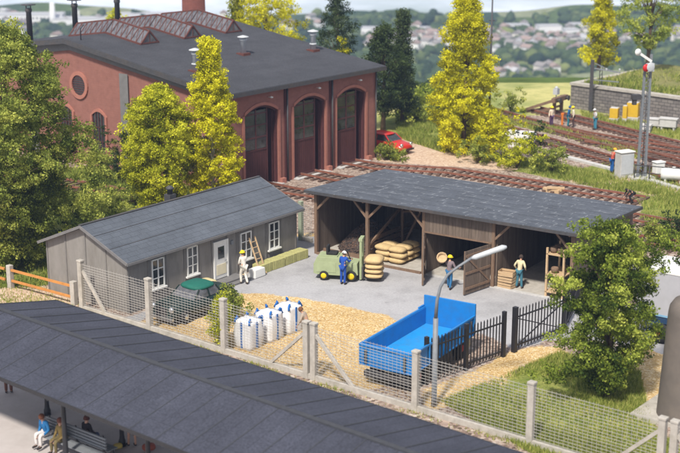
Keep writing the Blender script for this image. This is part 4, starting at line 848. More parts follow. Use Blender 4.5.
# ---------------------------------------------------------------- railway tracks
def track(pts, seed, name='railway_track', end=True):
    pts = [Vector((p[0], p[1], 0)) for p in pts]; P = []
    for i in range(len(pts)-1):
        n = max(1, int((pts[i+1]-pts[i]).length/.60)); P += [pts[i].lerp(pts[i+1], k/n) for k in range(n)]
    P.append(pts[-1]); rr = random.Random(seed)
    root = empty(name, (0, 0, 0)); root['kind'] = 'structure'
    D = [(P[min(i+1, len(P)-1)]-P[max(0, i-1)]).normalized() for i in range(len(P))]
    for s_ in (-1, 1):
        r = MB(); L = [Vector((p.x-dd.y*s_*.7175, p.y+dd.x*s_*.7175, 0)) for p, dd in zip(P, D)]
        for a, b_ in zip(L[:-1], L[1:]):
            e = (b_-a).normalized()*.01
            r.beam(a-e+Vector((0, 0, .18)), b_+e+Vector((0, 0, .18)), .08, .12); r.beam(a-e+Vector((0, 0, .252)), b_+e+Vector((0, 0, .252)), .065, .022, 1)
        o = r.build('rail', [M['rust'], M['railtop']], root); o['kind'] = 'structure'
    r = MB()
    for p, dd in zip(P, D):
        a = math.atan2(dd.y, dd.x)+math.pi/2+rr.uniform(-.03, .03); r.box((p.x, p.y, .035+rr.uniform(-.01, .01)), (2.5+rr.uniform(-.08, .08), .22, .12), a)
    o = r.build('sleepers', M['sleeper'], root); o['kind'] = 'structure'
    return root
def doorpt(x, y): v = RHW(x, y); return (v.x, v.y)
d3 = doorpt(12.35, 1.2); track([d3, doorpt(12.35, -2.5), G(450, 173)[:2], G(560, 189.5)[:2], G(641, 201.5)[:2]], 1)
track([doorpt(7.9, 1.2), doorpt(7.9, -2.5), G(631, 219)[:2], G(760, 243)[:2]], 2)
track([doorpt(3.1, 1.2), doorpt(3.1, -2.5), G(669, 246)[:2], G(800, 272)[:2]], 3)
track([G(-60, 164)[:2], G(73, 186)[:2], G(135, 197)[:2], G(190, 208)[:2]], 4)
# station throat, right
track([G(488, 111)[:2], G(560, 131.5)[:2], G(640, 154)[:2], G(800, 200)[:2]], 5)
track([G(470, 117)[:2], G(505, 130)[:2], G(600, 158)[:2], G(680, 181)[:2], G(800, 216)[:2]], 6)
track([G(534, 110)[:2], G(600, 126)[:2], G(680, 147)[:2], G(820, 182)[:2]], 7)
track([G(590, 142)[:2], G(640, 150)[:2], G(700, 160)[:2], G(820, 176)[:2]], 8)
track([G(520, 121)[:2], G(580, 135)[:2], G(640, 146)[:2], G(700, 155)[:2]], 9)
tr = MB(); A, B = G(545, 152.5), G(625, 173.5); 
mbx = MB(); d = B-A; n = 14
for k in range(n): p, q_ = A.lerp(B, k/n), A.lerp(B, (k+.96)/n); mbx.beam(p+Vector((0, 0, .08)), q_+Vector((0, 0, .08)), .45, .16)
A2, B2 = B, G(800, 226)
for k in range(24): p, q_ = A2.lerp(B2, k/24), A2.lerp(B2, (k+.96)/24); mbx.beam(p+Vector((0, 0, .08)), q_+Vector((0, 0, .08)), .45, .16)
tag(mbx.build('cable_duct', M['conc_lt'], None), 'pale concrete cable duct running along the railway from the bushes to the signal mast', 'cable duct')

# ---------------------------------------------------------------- people
PM = {}
def cm(c, rough=.85):
    k = tuple(round(x, 3) for x in c)
    if k not in PM: PM[k] = mat('cloth '+str(len(PM)), c, rough, .14, 9, .2, 60)
    return PM[k]
SKIN = mat('skin', (.52, .30, .21), .6, .06, 9)
def skinmesh(name, joints, edges, m, parent, sub=1):
    names = list(joints); me = bpy.data.meshes.new(name); me.from_pydata([joints[k][0] for k in names], [(names.index(a), names.index(b)) for a, b in edges], [])
    me.materials.append(m); o = bpy.data.objects.new(name, me); COL.objects.link(o); o.parent = parent
    md = o.modifiers.new('skin', 'SKIN'); md.use_smooth_shade = True
    sv = me.skin_vertices[0].data
    for i, k in enumerate(names): r = joints[k][1]; sv[i].radius = (r, r) if not isinstance(r, tuple) else r; sv[i].use_root = (i == 0)
    if sub: s = o.modifiers.new('subdivision', 'SUBSURF'); s.levels = sub; s.render_levels = sub
    return o
def person(label, loc, face, shirt, trousers, hair=(.06, .04, .03), helmet=None, cap=None, lean=0, arms=None, legs=None, sit=False, skirt=None, shoes=(.03, .025, .025), H=1.75, group=None, bare_legs=False, turn=0):
    """face = heading in degrees of the way the person looks (0 = +X); arms/legs override joints in metres, x right, y forward, z up"""
    k = H/1.75; root = empty('person', loc, R(face-90), label, 'person', group); root.scale = (k, k, k)
    J = dict(pelvis=(0, 0, .96), waist=(0, 0, 1.10), chest=(0, .01, 1.30), neck=(0, 0, 1.48), jaw=(0, .02, 1.56), head=(0, .015, 1.645), crown=(0, 0, 1.70),
             hipl=(-.09, 0, .92), hipr=(.09, 0, .92), kneel=(-.10, .02, .51), kneer=(.10, .02, .51), anklel=(-.10, -.02, .09), ankler=(.10, -.02, .09), toel=(-.11, .15, .045), toer=(.11, .15, .045),
             shl=(-.17, 0, 1.41), shr=(.17, 0, 1.41), ell=(-.22, -.02, 1.13), elr=(.22, -.02, 1.13), wrl=(-.22, .06, .88), wrr=(.22, .06, .88))
    J = {a: Vector(b) for a, b in J.items()}
    if sit:
        for a in ('l', 'r'):
            s_ = -1 if a == 'l' else 1; J['knee'+a] = Vector((s_*.12, .44, .98)); J['ankle'+a] = Vector((s_*.12, .42, .54)); J['toe'+a] = Vector((s_*.13, .58, .50))
        J['wrl'] = Vector((-.12, .33, 1.02)); J['wrr'] = Vector((.12, .33, 1.02)); J['ell'] = Vector((-.24, .06, 1.14)); J['elr'] = Vector((.24, .06, 1.14))
    ml = Matrix.Rotation(-R(lean), 3, 'X'); up = ('waist', 'chest', 'neck', 'jaw', 'head', 'crown', 'shl', 'shr', 'ell', 'elr', 'wrl', 'wrr')
    for a in up: J[a] = J['pelvis']+ml @ (J[a]-J['pelvis'])
    for d in (arms or {}, legs or {}):
        for a, b_ in d.items(): J[a] = Vector(b_)
    rad = dict(pelvis=.135, waist=.115, chest=(.15, .115), neck=.052, jaw=.072, head=.098, crown=.07, hipl=.085, hipr=.085, kneel=.058, kneer=.058, anklel=.042, ankler=.042, toel=.035, toer=.035, shl=.058, shr=.058, ell=.042, elr=.042, wrl=.028, wrr=.028)
    body = {a: (J[a], rad[a]) for a in rad}
    E = [('pelvis', 'waist'), ('waist', 'chest'), ('chest', 'neck'), ('neck', 'jaw'), ('jaw', 'head'), ('head', 'crown'), ('pelvis', 'hipl'), ('pelvis', 'hipr'), ('hipl', 'kneel'), ('hipr', 'kneer'), ('kneel', 'anklel'), ('kneer', 'ankler'), ('anklel', 'toel'), ('ankler', 'toer'),
         ('chest', 'shl'), ('chest', 'shr'), ('shl', 'ell'), ('shr', 'elr'), ('ell', 'wrl'), ('elr', 'wrr')]
    nz = J['head']+ml @ Vector((0, .105, -.015)); body['nose'] = (nz, .018); E.append(('head', 'nose'))
    for a, s_ in (('l', -1), ('r', 1)):
        d = (J['wr'+a]-J['el'+a]).normalized(); sd_ = d.cross(Vector((0, 1, 0))); sd_ = sd_.normalized() if sd_.length > .1 else Vector((1, 0, 0)); nn = sd_.cross(d)
        palm = J['wr'+a]+d*.08; body['palm'+a] = (palm, (.040, .022)); E.append(('wr'+a, 'palm'+a))
        for i, (o_, ln) in enumerate(((-.030, .062), (-.010, .075), (.010, .072), (.030, .055))):
            b1 = palm+d*.04+sd_*o_; b2 = b1+d*ln*.6+nn*.012*s_; b3 = b2+d*ln*.35+nn*.03*s_
            body[f'f{a}{i}a'] = (b1, .010); body[f'f{a}{i}b'] = (b2, .009); body[f'f{a}{i}c'] = (b3, .008); E += [('palm'+a, f'f{a}{i}a'), (f'f{a}{i}a', f'f{a}{i}b'), (f'f{a}{i}b', f'f{a}{i}c')]
        t1 = J['wr'+a]+d*.05+sd_*(-s_*.045); t2 = t1+d*.05+sd_*(-s_*.02); body[f't{a}a'] = (t1, .012); body[f't{a}b'] = (t2, .009); E += [('wr'+a, f't{a}a'), (f't{a}a', f't{a}b')]
    skinmesh('body', body, E, SKIN, root)
    g = .018
    sh = {a: (J[a], r) for a, r in (('waist', .135), ('chest', (.168, .135)), ('neck', .062), ('shl', .078), ('shr', .078), ('ell', .058), ('elr', .058), ('wrl', .042), ('wrr', .042))}
    sh['hem'] = (J['pelvis']+Vector((0, 0, .0)), .148)
    if skirt: sh['hem'] = (J['pelvis']+Vector((0, 0, -.1)), .17); sh['hem2'] = (J['pelvis']+Vector((0, .0 if not sit else .1, -.34)), .20)
    skinmesh('coat' if skirt else 'shirt', sh, [('waist', 'chest'), ('chest', 'neck'), ('waist', 'hem'), ('chest', 'shl'), ('chest', 'shr'), ('shl', 'ell'), ('shr', 'elr'), ('ell', 'wrl'), ('elr', 'wrr')]+([('hem', 'hem2')] if skirt else []), cm(shirt), root)
    if not bare_legs:
        tr_ = {a: (J[a], r) for a, r in (('pelvis', .143), ('hipl', .10), ('hipr', .10), ('kneel', .078), ('kneer', .078), ('anklel', .062), ('ankler', .062))}
        skinmesh('trousers', tr_, [('pelvis', 'hipl'), ('pelvis', 'hipr'), ('hipl', 'kneel'), ('hipr', 'kneer'), ('kneel', 'anklel'), ('kneer', 'ankler')], cm(trousers), root)
    for a in 'lr':
        f = J['toe'+a]-J['ankle'+a]; f.z = 0; f.normalize(); base = J['ankle'+a]
        skinmesh('shoe', {'a': (base+Vector((0, 0, -.01))-f*.03, .058), 'b': (base+f*.10+Vector((0, 0, -.035)), .050), 'c': (base+f*.20+Vector((0, 0, -.045)), .040)}, [('a', 'b'), ('b', 'c')], cm(shoes), root)
    hd = J['head']; q = ml.to_4x4()
    def cap_(name, col, r0, brim):
        mb = MB(); prof = [(r0*math.cos(t), r0*1.0*math.sin(t)) for t in [math.pi/2*i/7 for i in range(8)]]; prof = [(max(a, .004), b) for a, b in prof]
        if name == 'hair': prof = [(r0*.95, -.06), (r0*1.03, -.02)]+prof
        mb.lathe(prof, hd+ml @ Vector((0, -.012 if name == 'hair' else .0, .02)), 14, M=ml)
        if brim: mb.lathe([(r0*1.18, -.012), (r0*1.2, .0), (r0*.9, .02)], hd+ml @ Vector((0, .02, .025)), 14, M=ml)
        mb.build(name, cm(col, .5 if name == 'helmet' else .85), root)
    if helmet: cap_('hair', hair, .107, False); cap_('helmet', helmet, .135, True)
    elif cap: cap_('hair', hair, .106, False); cap_('cap', cap, .117, True)
    else: cap_('hair', hair, .114, False)
    fa_ = MB()
    for s_ in (-1, 1): fa_.lathe([(.003, -.01), (.011, 0), (.003, .01)], hd+ml @ Vector((s_*.035, .093, .01)), 6)
    fa_.box(hd+ml @ Vector((0, .088, -.055)), (.045, .012, .008), 0); fa_.build('face_feature', cm((.08, .03, .025)), root)
    return root
def facing(a, b): d = b-a; return math.degrees(math.atan2(d.y, d.x))
YEL, BLUE, JEAN = (.80, .62, .02), (.015, .06, .30), (.05, .14, .24)
def shz(px, py): v = G(px, py); return v
aF = math.degrees(FER); aS = math.degrees(SHR); aO = math.degrees(OFR)
# painter, facing the office wall
p = G(244, 284); person('painter in white overalls and yellow helmet standing at the office wall', p, aO+75, (.72, .68, .62), (.72, .68, .60), helmet=YEL, lean=6, arms=dict(elr=(.22, .14, 1.22), wrr=(.16, .38, 1.28), ell=(-.2, .12, 1.12), wrl=(-.1, .32, 1.02)), legs=dict(kneel=(-.10, .14, .52), anklel=(-.1, .10, .09), toel=(-.1, .27, .045), ankler=(.11, -.18, .09), toer=(.12, 0, .045)), shoes=(.05, .04, .03))
p = G(343, 284.5); person('worker in blue overalls and white cap standing at the green forklift', p, 60, (.018, .075, .36), (.018, .07, .33), cap=(.75, .75, .75), lean=9, arms=dict(elr=(.24, .2, 1.2), wrr=(.2, .46, 1.22), ell=(-.24, .12, 1.12), wrl=(-.2, .36, 1.06)))
p = G(449, 289); person('worker in mauve shirt and yellow helmet carrying a round basket on one shoulder', p, 68, (.20, .155, .17), (.03, .13, .28), helmet=YEL, lean=5, arms=dict(ell=(-.34, .1, 1.40), wrl=(-.30, .12, 1.66), elr=(.3, .02, 1.15), wrr=(.42, .22, 1.1)), legs=dict(kneel=(-.1, .16, .54), anklel=(-.1, .2, .09), toel=(-.1, .37, .045), ankler=(.1, -.2, .1), toer=(.1, -.02, .05)))
bk_ = MB(); pb = p+Vector((-.40, .05, 1.62)); bk_.lathe([(.05, -.2), (.20, -.18), (.27, 0), (.25, .16), (.28, .2), (.23, .2), (.2, .05)], pb, 14, M=Matrix.Rotation(1.1, 3, 'X')); 
tag(bk_.build('basket', M['wood_lt'], None), 'round wicker basket held on the shoulder of the worker in mauve', 'basket')
p = G(519, 288.5); person('man in cream shirt and blue jeans seen from behind at the open shed bay', p, 62, (.62, .56, .36), (.05, .16, .22), hair=(.05, .035, .03), lean=12, arms=dict(ell=(-.30, .02, 1.18), wrl=(-.24, .2, .98), elr=(.28, .02, 1.16), wrr=(.22, .24, .98)), legs=dict(anklel=(-.14, -.02, .09), ankler=(.14, -.02, .09), toel=(-.16, .15, .045), toer=(.16, .15, .045)))
p = G(308, 343); person('person in a long grey beige coat bending forward behind the double fence post', p, 165, (.40, .33, .27), (.30, .24, .20), hair=(.16, .07, .03), lean=28, skirt=True, arms=dict(ell=(-.22, .28, 1.12), wrl=(-.18, .42, .88), elr=(.24, .26, 1.12), wrr=(.2, .42, .88)))
p = G(567, 322); person('person in a pale grey jacket standing behind the iron gate beside the leafy tree', p, 200, (.62, .60, .58), (.05, .05, .07), lean=8)
p = G(551, 127.5); person('track worker in cream shirt with yellow helmet, leftmost of those standing on the rails', p, -60, (.66, .55, .42), (.10, .05, .12), helmet=YEL, arms=dict(wrr=(.4, .2, 1.0)))
p = G(568, 127); person('track worker in dark blue overalls close beside the yellow helmeted colleague', p, -20, (.02, .12, .30), (.02, .2, .26), hair=(.1, .06, .04), cap=(.02, .1, .28), lean=6)
p = G(573, 127.5); person('track worker in white shirt, dark trousers and yellow helmet beside the man in blue', p, 175, (.66, .60, .46), (.07, .04, .04), helmet=YEL, lean=4)
p = G(595, 130); person('track worker in grey shirt and blue trousers standing right of the other track workers', p, 200, (.50, .50, .50), (.05, .22, .32), cap=(.6, .6, .6), lean=8, arms=dict(ell=(-.3, .1, 1.2), wrl=(-.25, .3, 1.3)))
p = G(611.5, 173); person('worker in blue dungarees, red shirt and orange helmet leaning on the grey cabinet', p, 20, (.48, .09, .06), (.015, .10, .34), helmet=(.85, .38, .02), lean=14, arms=dict(elr=(.2, .28, 1.2), wrr=(.14, .5, 1.22), ell=(-.2, .28, 1.2), wrl=(-.14, .5, 1.2)))
p = G(633, 204); person('black clothed man crouching low at the rail end behind the storage shed', p, 190, (.02, .02, .022), (.02, .02, .025), hair=(.02, .02, .02), H=1.35, lean=66, legs=dict(kneel=(-.14, .35, .60), kneer=(.14, .30, .56), anklel=(-.13, .05, .09), ankler=(.13, -.05, .09)), arms=dict(ell=(-.22, .62, .95), wrl=(-.16, .74, .66), elr=(.22, .62, .95), wrr=(.16, .74, .66)))
# platform people
FP = .2
def GP(px, py): return G(px, py, FP)
BX, BY = 7.9, -11.15     # bench in the fence frame
bench = empty('platform_bench', FEW(BX, BY, FP), FER, 'long grey double sided bench on the platform under the canopy', 'bench')
for s_ in (-1, 1):
    m1 = MB()
    for k in range(4): m1.b2(-1.6, 1.6, s_*(.12+k*.12)-.05, s_*(.12+k*.12)+.05, .42, .46)
    m1.build('seat', M['steel'], bench)
m1 = MB()
for k in range(4): m1.b2(-1.6, 1.6, -.03, .03, .55+k*.12, .63+k*.12)
m1.build('backrest', M['steel'], bench)
for x in (-1.45, 0, 1.45):
    l = MB(); l.beam((x, -.5, 0), (x, -.42, .42), .06); l.beam((x, .5, 0), (x, .42, .42), .06); l.beam((x, -.52, .40), (x, .52, .40), .06); l.beam((x, 0, .4), (x, 0, 1.05), .05); l.build('leg', M['dark'], bench)
def on_bench(u, side, label, **kw):
    m_ = bench.matrix_basis if False else Matrix.Translation(bench.location) @ Matrix.Rotation(bench.rotation_euler.z, 4, 'Z')
    v = m_ @ Vector((u, side*.30, -.39)); ang = math.degrees(bench.rotation_euler.z)+(90 if side > 0 else -90)
    return person(label, v, ang, sit=True, **kw)
on_bench(-1.25, -1, 'seated man in blue jacket and white trousers leaning forward on the platform bench', shirt=(.02, .14, .34), trousers=(.66, .62, .60), hair=(.16, .06, .03), lean=18)
on_bench(-.4, -1, 'seated person in brown and olive clothes beside the man in blue on the bench', shirt=(.16, .11, .035), trousers=(.14, .11, .05), hair=(.14, .05, .03), lean=6)
on_bench(.2, 1, 'seated woman in black top and blue grey skirt on the far side of the bench', shirt=(.03, .022, .025), trousers=(.10, .12, .22), hair=(.09, .03, .02), lean=4)
person('standing woman in olive skirt on the platform half hidden by the canopy edge', GP(133, 447), 120, (.22, .20, .11), (.20, .18, .1), skirt=True, bare_legs=True, legs=dict(kneel=(-.1, .12, .53), anklel=(-.12, .12, .09), toel=(-.12, .28, .045)), shoes=(.03, .02, .02))
person('person in long reddish brown coat walking on the platform at the left edge', GP(9, 393), 100, (.17, .07, .045), (.16, .07, .045), skirt=True, hair=(.1, .05, .03))
sb = MB(); sb.pillow((0, 0, .24), (.6, .3, .42), .3, e=2); tag(sb.build('travel_bag', cm((.30, .16, .09)), None, loc=GP(182, 438)+Vector((0, 0, .0))), 'brown travel bag standing on the platform under the canopy edge', 'bag')
sb = MB(); sb.pillow((0, 0, .16), (.5, .3, .3), .3, e=2); tag(sb.build('travel_bag', cm((.30, .08, .05)), None, loc=GP(149, 451)), 'low red brown bag lying on the platform right of the standing woman', 'bag')
sb = MB(); sb.pillow((0, 0, .12), (.34, .24, .22), .3, e=2); tag(sb.build('shopping_bag', cm((.55, .42, .10)), None, loc=GP(118, 449)), 'small yellow bag on the platform left of the standing woman', 'bag')

# ---------------------------------------------------------------- things in the yard
def shl_(v): d = Vector(v)-Vector((SHX, SHY, 0)); c, s_ = math.cos(SHR), math.sin(SHR); return (d.x*c+d.y*s_, -d.x*s_+d.y*c)
# forklift
A = G(326.5, 280); B = G(351, 281.5); fang = math.atan2(B.y-A.y, B.x-A.x)
M['fl'] = mat('pale green paint', (.33, .38, .22), .55, .08, 4, dirt=(.2, .22, .12), dirt_amt=.35)
M['yel'] = mat('yellow wheel hub', (.72, .52, .015), .5, .08, 4)
mid = (A+B)/2; off = Vector((-math.sin(fang), math.cos(fang), 0))*.5
FL = empty('forklift', mid+off, fang, 'small pale green forklift with yellow wheel hubs in front of the shed', 'forklift')
b_ = MB(); b_.prism([(-1.25, .3), (-1.28, .95), (-1.15, 1.22), (.15, 1.22), (.2, 1.0), (.95, .95), (1.0, .35), (.4, .28), (-.7, .28)], 'y', -.5, .5); b_.b2(-1.34, -1.1, -.46, .46, .32, .85); b_.b2(-1.2, -.15, -.515, -.503, .42, .98); b_.b2(-1.2, -.15, .503, .515, .42, .98); b_.build('body', M['fl'], FL, .025)
b_ = MB(); b_.b2(-1.05, -.1, -.40, .40, 1.222, 1.28); 
for k in range(6): b_.b2(-1.0+k*.14, -.94+k*.14, -.505, -.502, .75, 1.05)
b_.build('bonnet_grille', M['fl'], FL, .01)
b_ = MB(); b_.b2(-.62, -.15, -.25, .25, 1.29, 1.42); b_.b2(-.72, -.6, -.25, .25, 1.3, 1.75); b_.build('seat', M['rubber'], FL, .03)
b_ = MB(); b_.tube([(.55, 0, .95), (.35, 0, 1.45)], .03, 8); b_.lathe([(.17, 0), (.19, .02), (.17, .04)], (.33, 0, 1.47), 14, M=Matrix.Rotation(-.4, 3, 'Y')); b_.build('steering_wheel', M['black'], FL)
for x, r in ((-.78, .25), (.66, .29)):
    for s_ in (-1, 1):
        w = MB(); mm = Matrix.Rotation(math.pi/2, 3, 'X'); w.lathe([(r*.6, -.1), (r*.95, -.1), (r, -.06), (r, .06), (r*.95, .1), (r*.6, .1)], (x, s_*.5, r), 20, M=mm)
        w = w.build('wheel', M['rubber'], FL); h_ = MB(); h_.lathe([(.03, -.115), (r*.3, -.112), (r*.6, -.10), (r*.6, .10), (r*.3, .112), (.03, .115)], (x, s_*.5, r), 16, M=mm); h_.build('hub', M['yel'], w)
b_ = MB()
for s_ in (-1, 1): b_.b2(1.05, 1.17, s_*.28-.06, s_*.28+.06, .08, 2.15)
for z in (.3, 1.1, 2.05): b_.b2(1.06, 1.15, -.22, .22, z, z+.1)
b_.b2(1.0, 1.2, -.36, .36, 2.12, 2.26); b_.build('mast', M['fl'], FL, .01)
b_ = MB(); b_.b2(1.19, 1.26, -.4, .4, .15, .75)
for s_ in (-1, 1): b_.b2(1.26, 2.2, s_*.25-.05, s_*.25+.05, .12, .17)
b_.build('fork', M['dark'], FL)
M['jute'] = mat('jute sacking', (.56, .41, .21), .95, .12, 6, .4, 70, dirt=(.4, .26, .12), dirt_amt=.35)
def sack(base, rz, label, d=(.95, .6, .27), seed=0, group=None):
    o = MB().pillow((0, 0, d[2]/2), d, 0, seed=seed).build('sack', M['jute'], None, loc=base, rz=rz); return tag(o, label, 'sack', group)
ca, sa = math.cos(fang), math.sin(fang)
def flp(x, y, z): o = FL.location; return Vector((o.x+x*ca-y*sa, o.y+x*sa+y*ca, z))
for k, nm in enumerate(('bottom', 'second lowest', 'second highest', 'top')):
    sack(flp(1.78, 0, .17+k*.25), fang+math.pi/2+.05*(-1)**k, f'full jute sack, {nm} of the four carried on the forklift forks', (1.15, .95, .30 if k < 3 else .42), k, 'sacks on the forklift')
# sack pile in the shed
S0, S1, S2 = G(372.5, 261), G(394, 265.3), G(408, 258)
ex = (S1-S0).normalized(); ey = (S2-S1); ey = Vector((-ex.y, ex.x, 0)); pa = math.atan2(ex.y, ex.x)
sk = 0
for l, ln in enumerate(('bottom', 'middle', 'top')):
    for i, cn in enumerate(('left', 'right')):
        for j, rn in enumerate(('front', 'second', 'back')):
            if l == 2 and j == 2 and i == 0: continue
            x = .48+i*.88+(.05 if l % 2 else 0); y = .38+j*.66
            sack(S0+ex*x+ey*y+Vector((0, 0, .04+l*.29)), pa+math.pi*(l % 2)+.06*math.sin(sk), f'jute sack in the {ln} layer, {rn} row, {cn} side of the pile inside the shed', (.98, .72, .34), sk, 'sacks piled in the storage shed'); sk += 1
# coal heap with timber boards
rngc = np.random.default_rng(3); n1 = 44; V = []; F_ = []
for j in range(n1+1):
    for i in range(n1+1):
        x, y = -1.6+3.2*i/n1, -2.2+4.4*j/n1; r_ = math.sqrt((x/1.6)**2+(y/2.2)**2); z = 1.35*max(0, 1-r_**1.5)+(.10*rngc.random() if r_ < 1 else -.05)
        V.append((x, y, z))
F_ = [(j*(n1+1)+i, j*(n1+1)+i+1, (j+1)*(n1+1)+i+1, (j+1)*(n1+1)+i) for j in range(n1) for i in range(n1)]
M['coal'] = mat('coal', (.045, .035, .032), .6, .5, 9, .8, 20, dirt=(.12, .06, .03), dirt_amt=.8, dscale=5, spec=.5)
tag(MB().add(V, F_).build('coal_heap', M['coal'], None, loc=SHW(1.75, 3.0), rz=SHR), 'heap of dark coal filling the left bay of the storage shed', 'coal heap')
q = rngc.random((2600, 2))*2-1; q = q[(q**2).sum(1) < 1]; rr_ = np.sqrt((q**2).sum(1)); v, f, t = pebbles(q*np.array([1.6, 2.2]), .07, rngc); zz = 1.35*np.clip(1-rr_**1.5, 0, 1)+.03; v[:, 2] += np.repeat(zz, 6)
o = npmesh('coal_lumps', v, f, stone_mat('coal lumps', [(.02, .018, .018), (.10, .06, .045), (.045, .035, .03), (.16, .09, .06)]), attrs={'tint': ('POINT', t)}, loc=SHW(1.75, 3.0)); o.rotation_euler.z = SHR; tag(o, 'loose coal lumps lying all over the coal heap', 'coal', kind='stuff')
cbx = MB(); cbx.b2(.25, 3.2, .42, .5, 0, .22); cbx.beam((3.25, .5, .4), (3.25, 5, .4), .05, .3); cbx.beam((3.25, .5, .75), (3.25, 5, .75), .05, .25); cbx.beam((3.25, .5, 1.1), (3.25, 5, 1.1), .05, .22)
tag(cbx.build('coal_bay_boards', M['wood'], None, loc=(SHX, SHY, .02), rz=SHR), 'rough timber boards holding back the coal heap in the shed', 'boards')
# crates and rack
for k in range(3):
    c = SHW(11.62, .35, .03+k*.30); cr = MB(); w_, d_, h_ = .78-.0*k, .55, .29
    for z in (.02, .16): 
        for s_ in (-1, 1): cr.b2(-w_/2, w_/2, s_*d_/2-.012, s_*d_/2+.012, z, z+.11); cr.b2(s_*w_/2-.012, s_*w_/2+.012, -d_/2+.012, d_/2-.012, z, z+.11)
    cr.b2(-w_/2+.01, w_/2-.01, -d_/2+.01, d_/2-.01, 0, .02)
    cr = cr.build('crate', M['wood_lt'], None, loc=c, rz=SHR+.1*(k-1)); tag(cr, f"{('bottom', 'middle', 'top')[k]} wooden crate of the stack beside the man in the cream shirt", 'crate', 'crates stacked in the shed')
rk = empty('storage_rack', SHW(14.35, .1), SHR, 'wooden shelf rack with baskets in the right bay of the shed', 'rack')
for x in (-.45, .45):
    for y in (0, 1.5): MB().b2(x-.05, x+.05, y-.05, y+.05, 0, 2.55).build('post', M['wood_lt'], rk)
for z in (.25, 1.15, 2.2): MB().b2(-.5, .5, -.05, 1.55, z, z+.06).build('shelf', M['wood_lt'], rk)
for i, (x, y, z) in enumerate([(-.22, .25, 2.26), (.2, .2, 2.26), (-.2, .75, 2.26), (.22, .72, 2.26), (-.15, .3, 1.21), (.2, .8, 1.21)]):
    b_ = MB(); b_.lathe([(.12, 0), (.19, .12), (.2, .24), (.17, .3), (.14, .3), (.1, .1)], (0, 0, 0), 12); c, s_ = math.cos(SHR), math.sin(SHR); o = rk.location
    tag(b_.build('pot', M['wood'], None, loc=(o.x+x*c-y*s_, o.y+x*s_+y*c, z)), f"brown pot on the {'top' if i < 4 else 'middle'} shelf of the rack, {('front left', 'front right', 'back left', 'back right', 'left one', 'right one')[i]}", 'pot', 'pots on the rack')
# hay bales along the office, box, ladder
M['bale'] = mat('green bale', (.42, .40, .17), .95, .2, 8, .7, 40, dirt=(.26, .27, .10), dirt_amt=.6)
for i, (x, y, rz_, nm) in enumerate([(9.05, -.62, .05, 'leftmost'), (10.05, -.62, -.03, 'second from the left'), (11.05, -.6, .02, 'third from the left'), (12.05, -.6, -.04, 'rightmost')]):
    o = MB(); o.box((0, 0, .25), (.95, .62, .48)); 
    for k in (-.25, .25): o.box((k, 0, .25), (.03, .65, .51))
    tag(o.build('bale', M['bale'], None, .05, loc=OFW(x, y), rz=OFR+rz_), f'green hay bale, {nm} of the row along the office wall', 'bale', 'bales along the office wall')
o = MB(); o.box((0, 0, .24), (.85, .5, .46), taper=.92); o.pillow((0, 0, .42), (.8, .48, .2), 0, seed=4); tag(o.build('white_sack', M['white'], None, .05, loc=G(257, 276.5), rz=OFR), 'plump white sack beside the painter, left of the bales', 'sack')
ld = empty('ladder', OFW(8.75, -.95), OFR, 'small wooden ladder leaning on the office wall behind the painter', 'ladder')
for x in (-.22, .22): MB().beam((x, 0, 0), (x, .78, 1.9), .05, .07).build('side_rail', M['wood_lt'], ld)
for k in range(6): t = .12+k*.15; MB().beam((-.2, .78*t, 1.9*t), (.2, .78*t, 1.9*t), .035).build('rung', M['wood_lt'], ld)
# bulk bags
M['bag'] = mat('white woven bag', (.74, .74, .76), .8, .05, 8, .35, 50, dirt=(.5, .48, .46), dirt_amt=.3)
M['strap'] = mat('blue strap', (.02, .13, .42), .7, .1, 8)
for i, (px, py, nm) in enumerate(((249, 346.5, 'nearest'), (269, 338.5, 'middle'), (288.5, 330.5, 'farthest'))):
    v = G(px, py); bg_ = empty('bulk_bag', (v.x, v.y, 0), OFR+.06*math.sin(i*2), f'big white bulk bag with blue straps, {nm} of the three beside the climbing plant', 'bulk bag', 'row of white bulk bags')
    sh = 1.28+.05*math.sin(i*3); hw = .46; b_ = MB(); n = 9; vs = []; fs = []
    for j in range(n+1):
        z = sh*j/n; bul = 1+.07*math.sin(math.pi*j/n); 
        for k in range(32):
            a_ = 2*math.pi*k/32; ca_, sa_ = math.cos(a_), math.sin(a_); q = 1/max(abs(ca_), abs(sa_)); q = min(q, 1.33); w = 1+.012*math.sin(k*1.3+j*.9+i*2)+.015*math.cos(k*5.1+i*2)
            w *= 1+.03*math.sin(j*.7+i*1.9+k*.4); vs.append((ca_*q*hw*bul*w, sa_*q*hw*bul*w, z+.03*math.sin(k*1.7+i)*(j == n)))
    for j in range(n):
        for k in range(32): fs.append((j*32+k, j*32+(k+1) % 32, (j+1)*32+(k+1) % 32, (j+1)*32+k))
    vs += [(0, 0, sh+.10), (0, 0, 0)]; t_ = len(vs)-2
    for k in range(32): fs += [(n*32+k, n*32+(k+1) % 32, t_), ((k+1) % 32, k, t_+1)]
    b_.add(vs, fs, 0, True); b_.build('bag', M['bag'], bg_)
    for sx in (-1, 1):
        for sy in (-1, 1):
            st = MB(); st.tube([(sx*.44, sy*.44, sh-.10), (sx*.38, sy*.38, sh+.08), (sx*.34, sy*.40, sh+.15), (sx*.30, sy*.36, sh+.06)], [.06, .05, .06, .05], 7); st.build('tie', M['strap'], bg_)
        st = MB(); st.b2(-.05, .05, sx*.495-.012, sx*.495+.012, .08, sh-.02); st.build('strap', M['strap'], bg_)
        st = MB(); st.b2(sx*.495-.012, sx*.495+.012, -.05, .05, .08, sh-.02); st.build('strap', M['strap'], bg_)
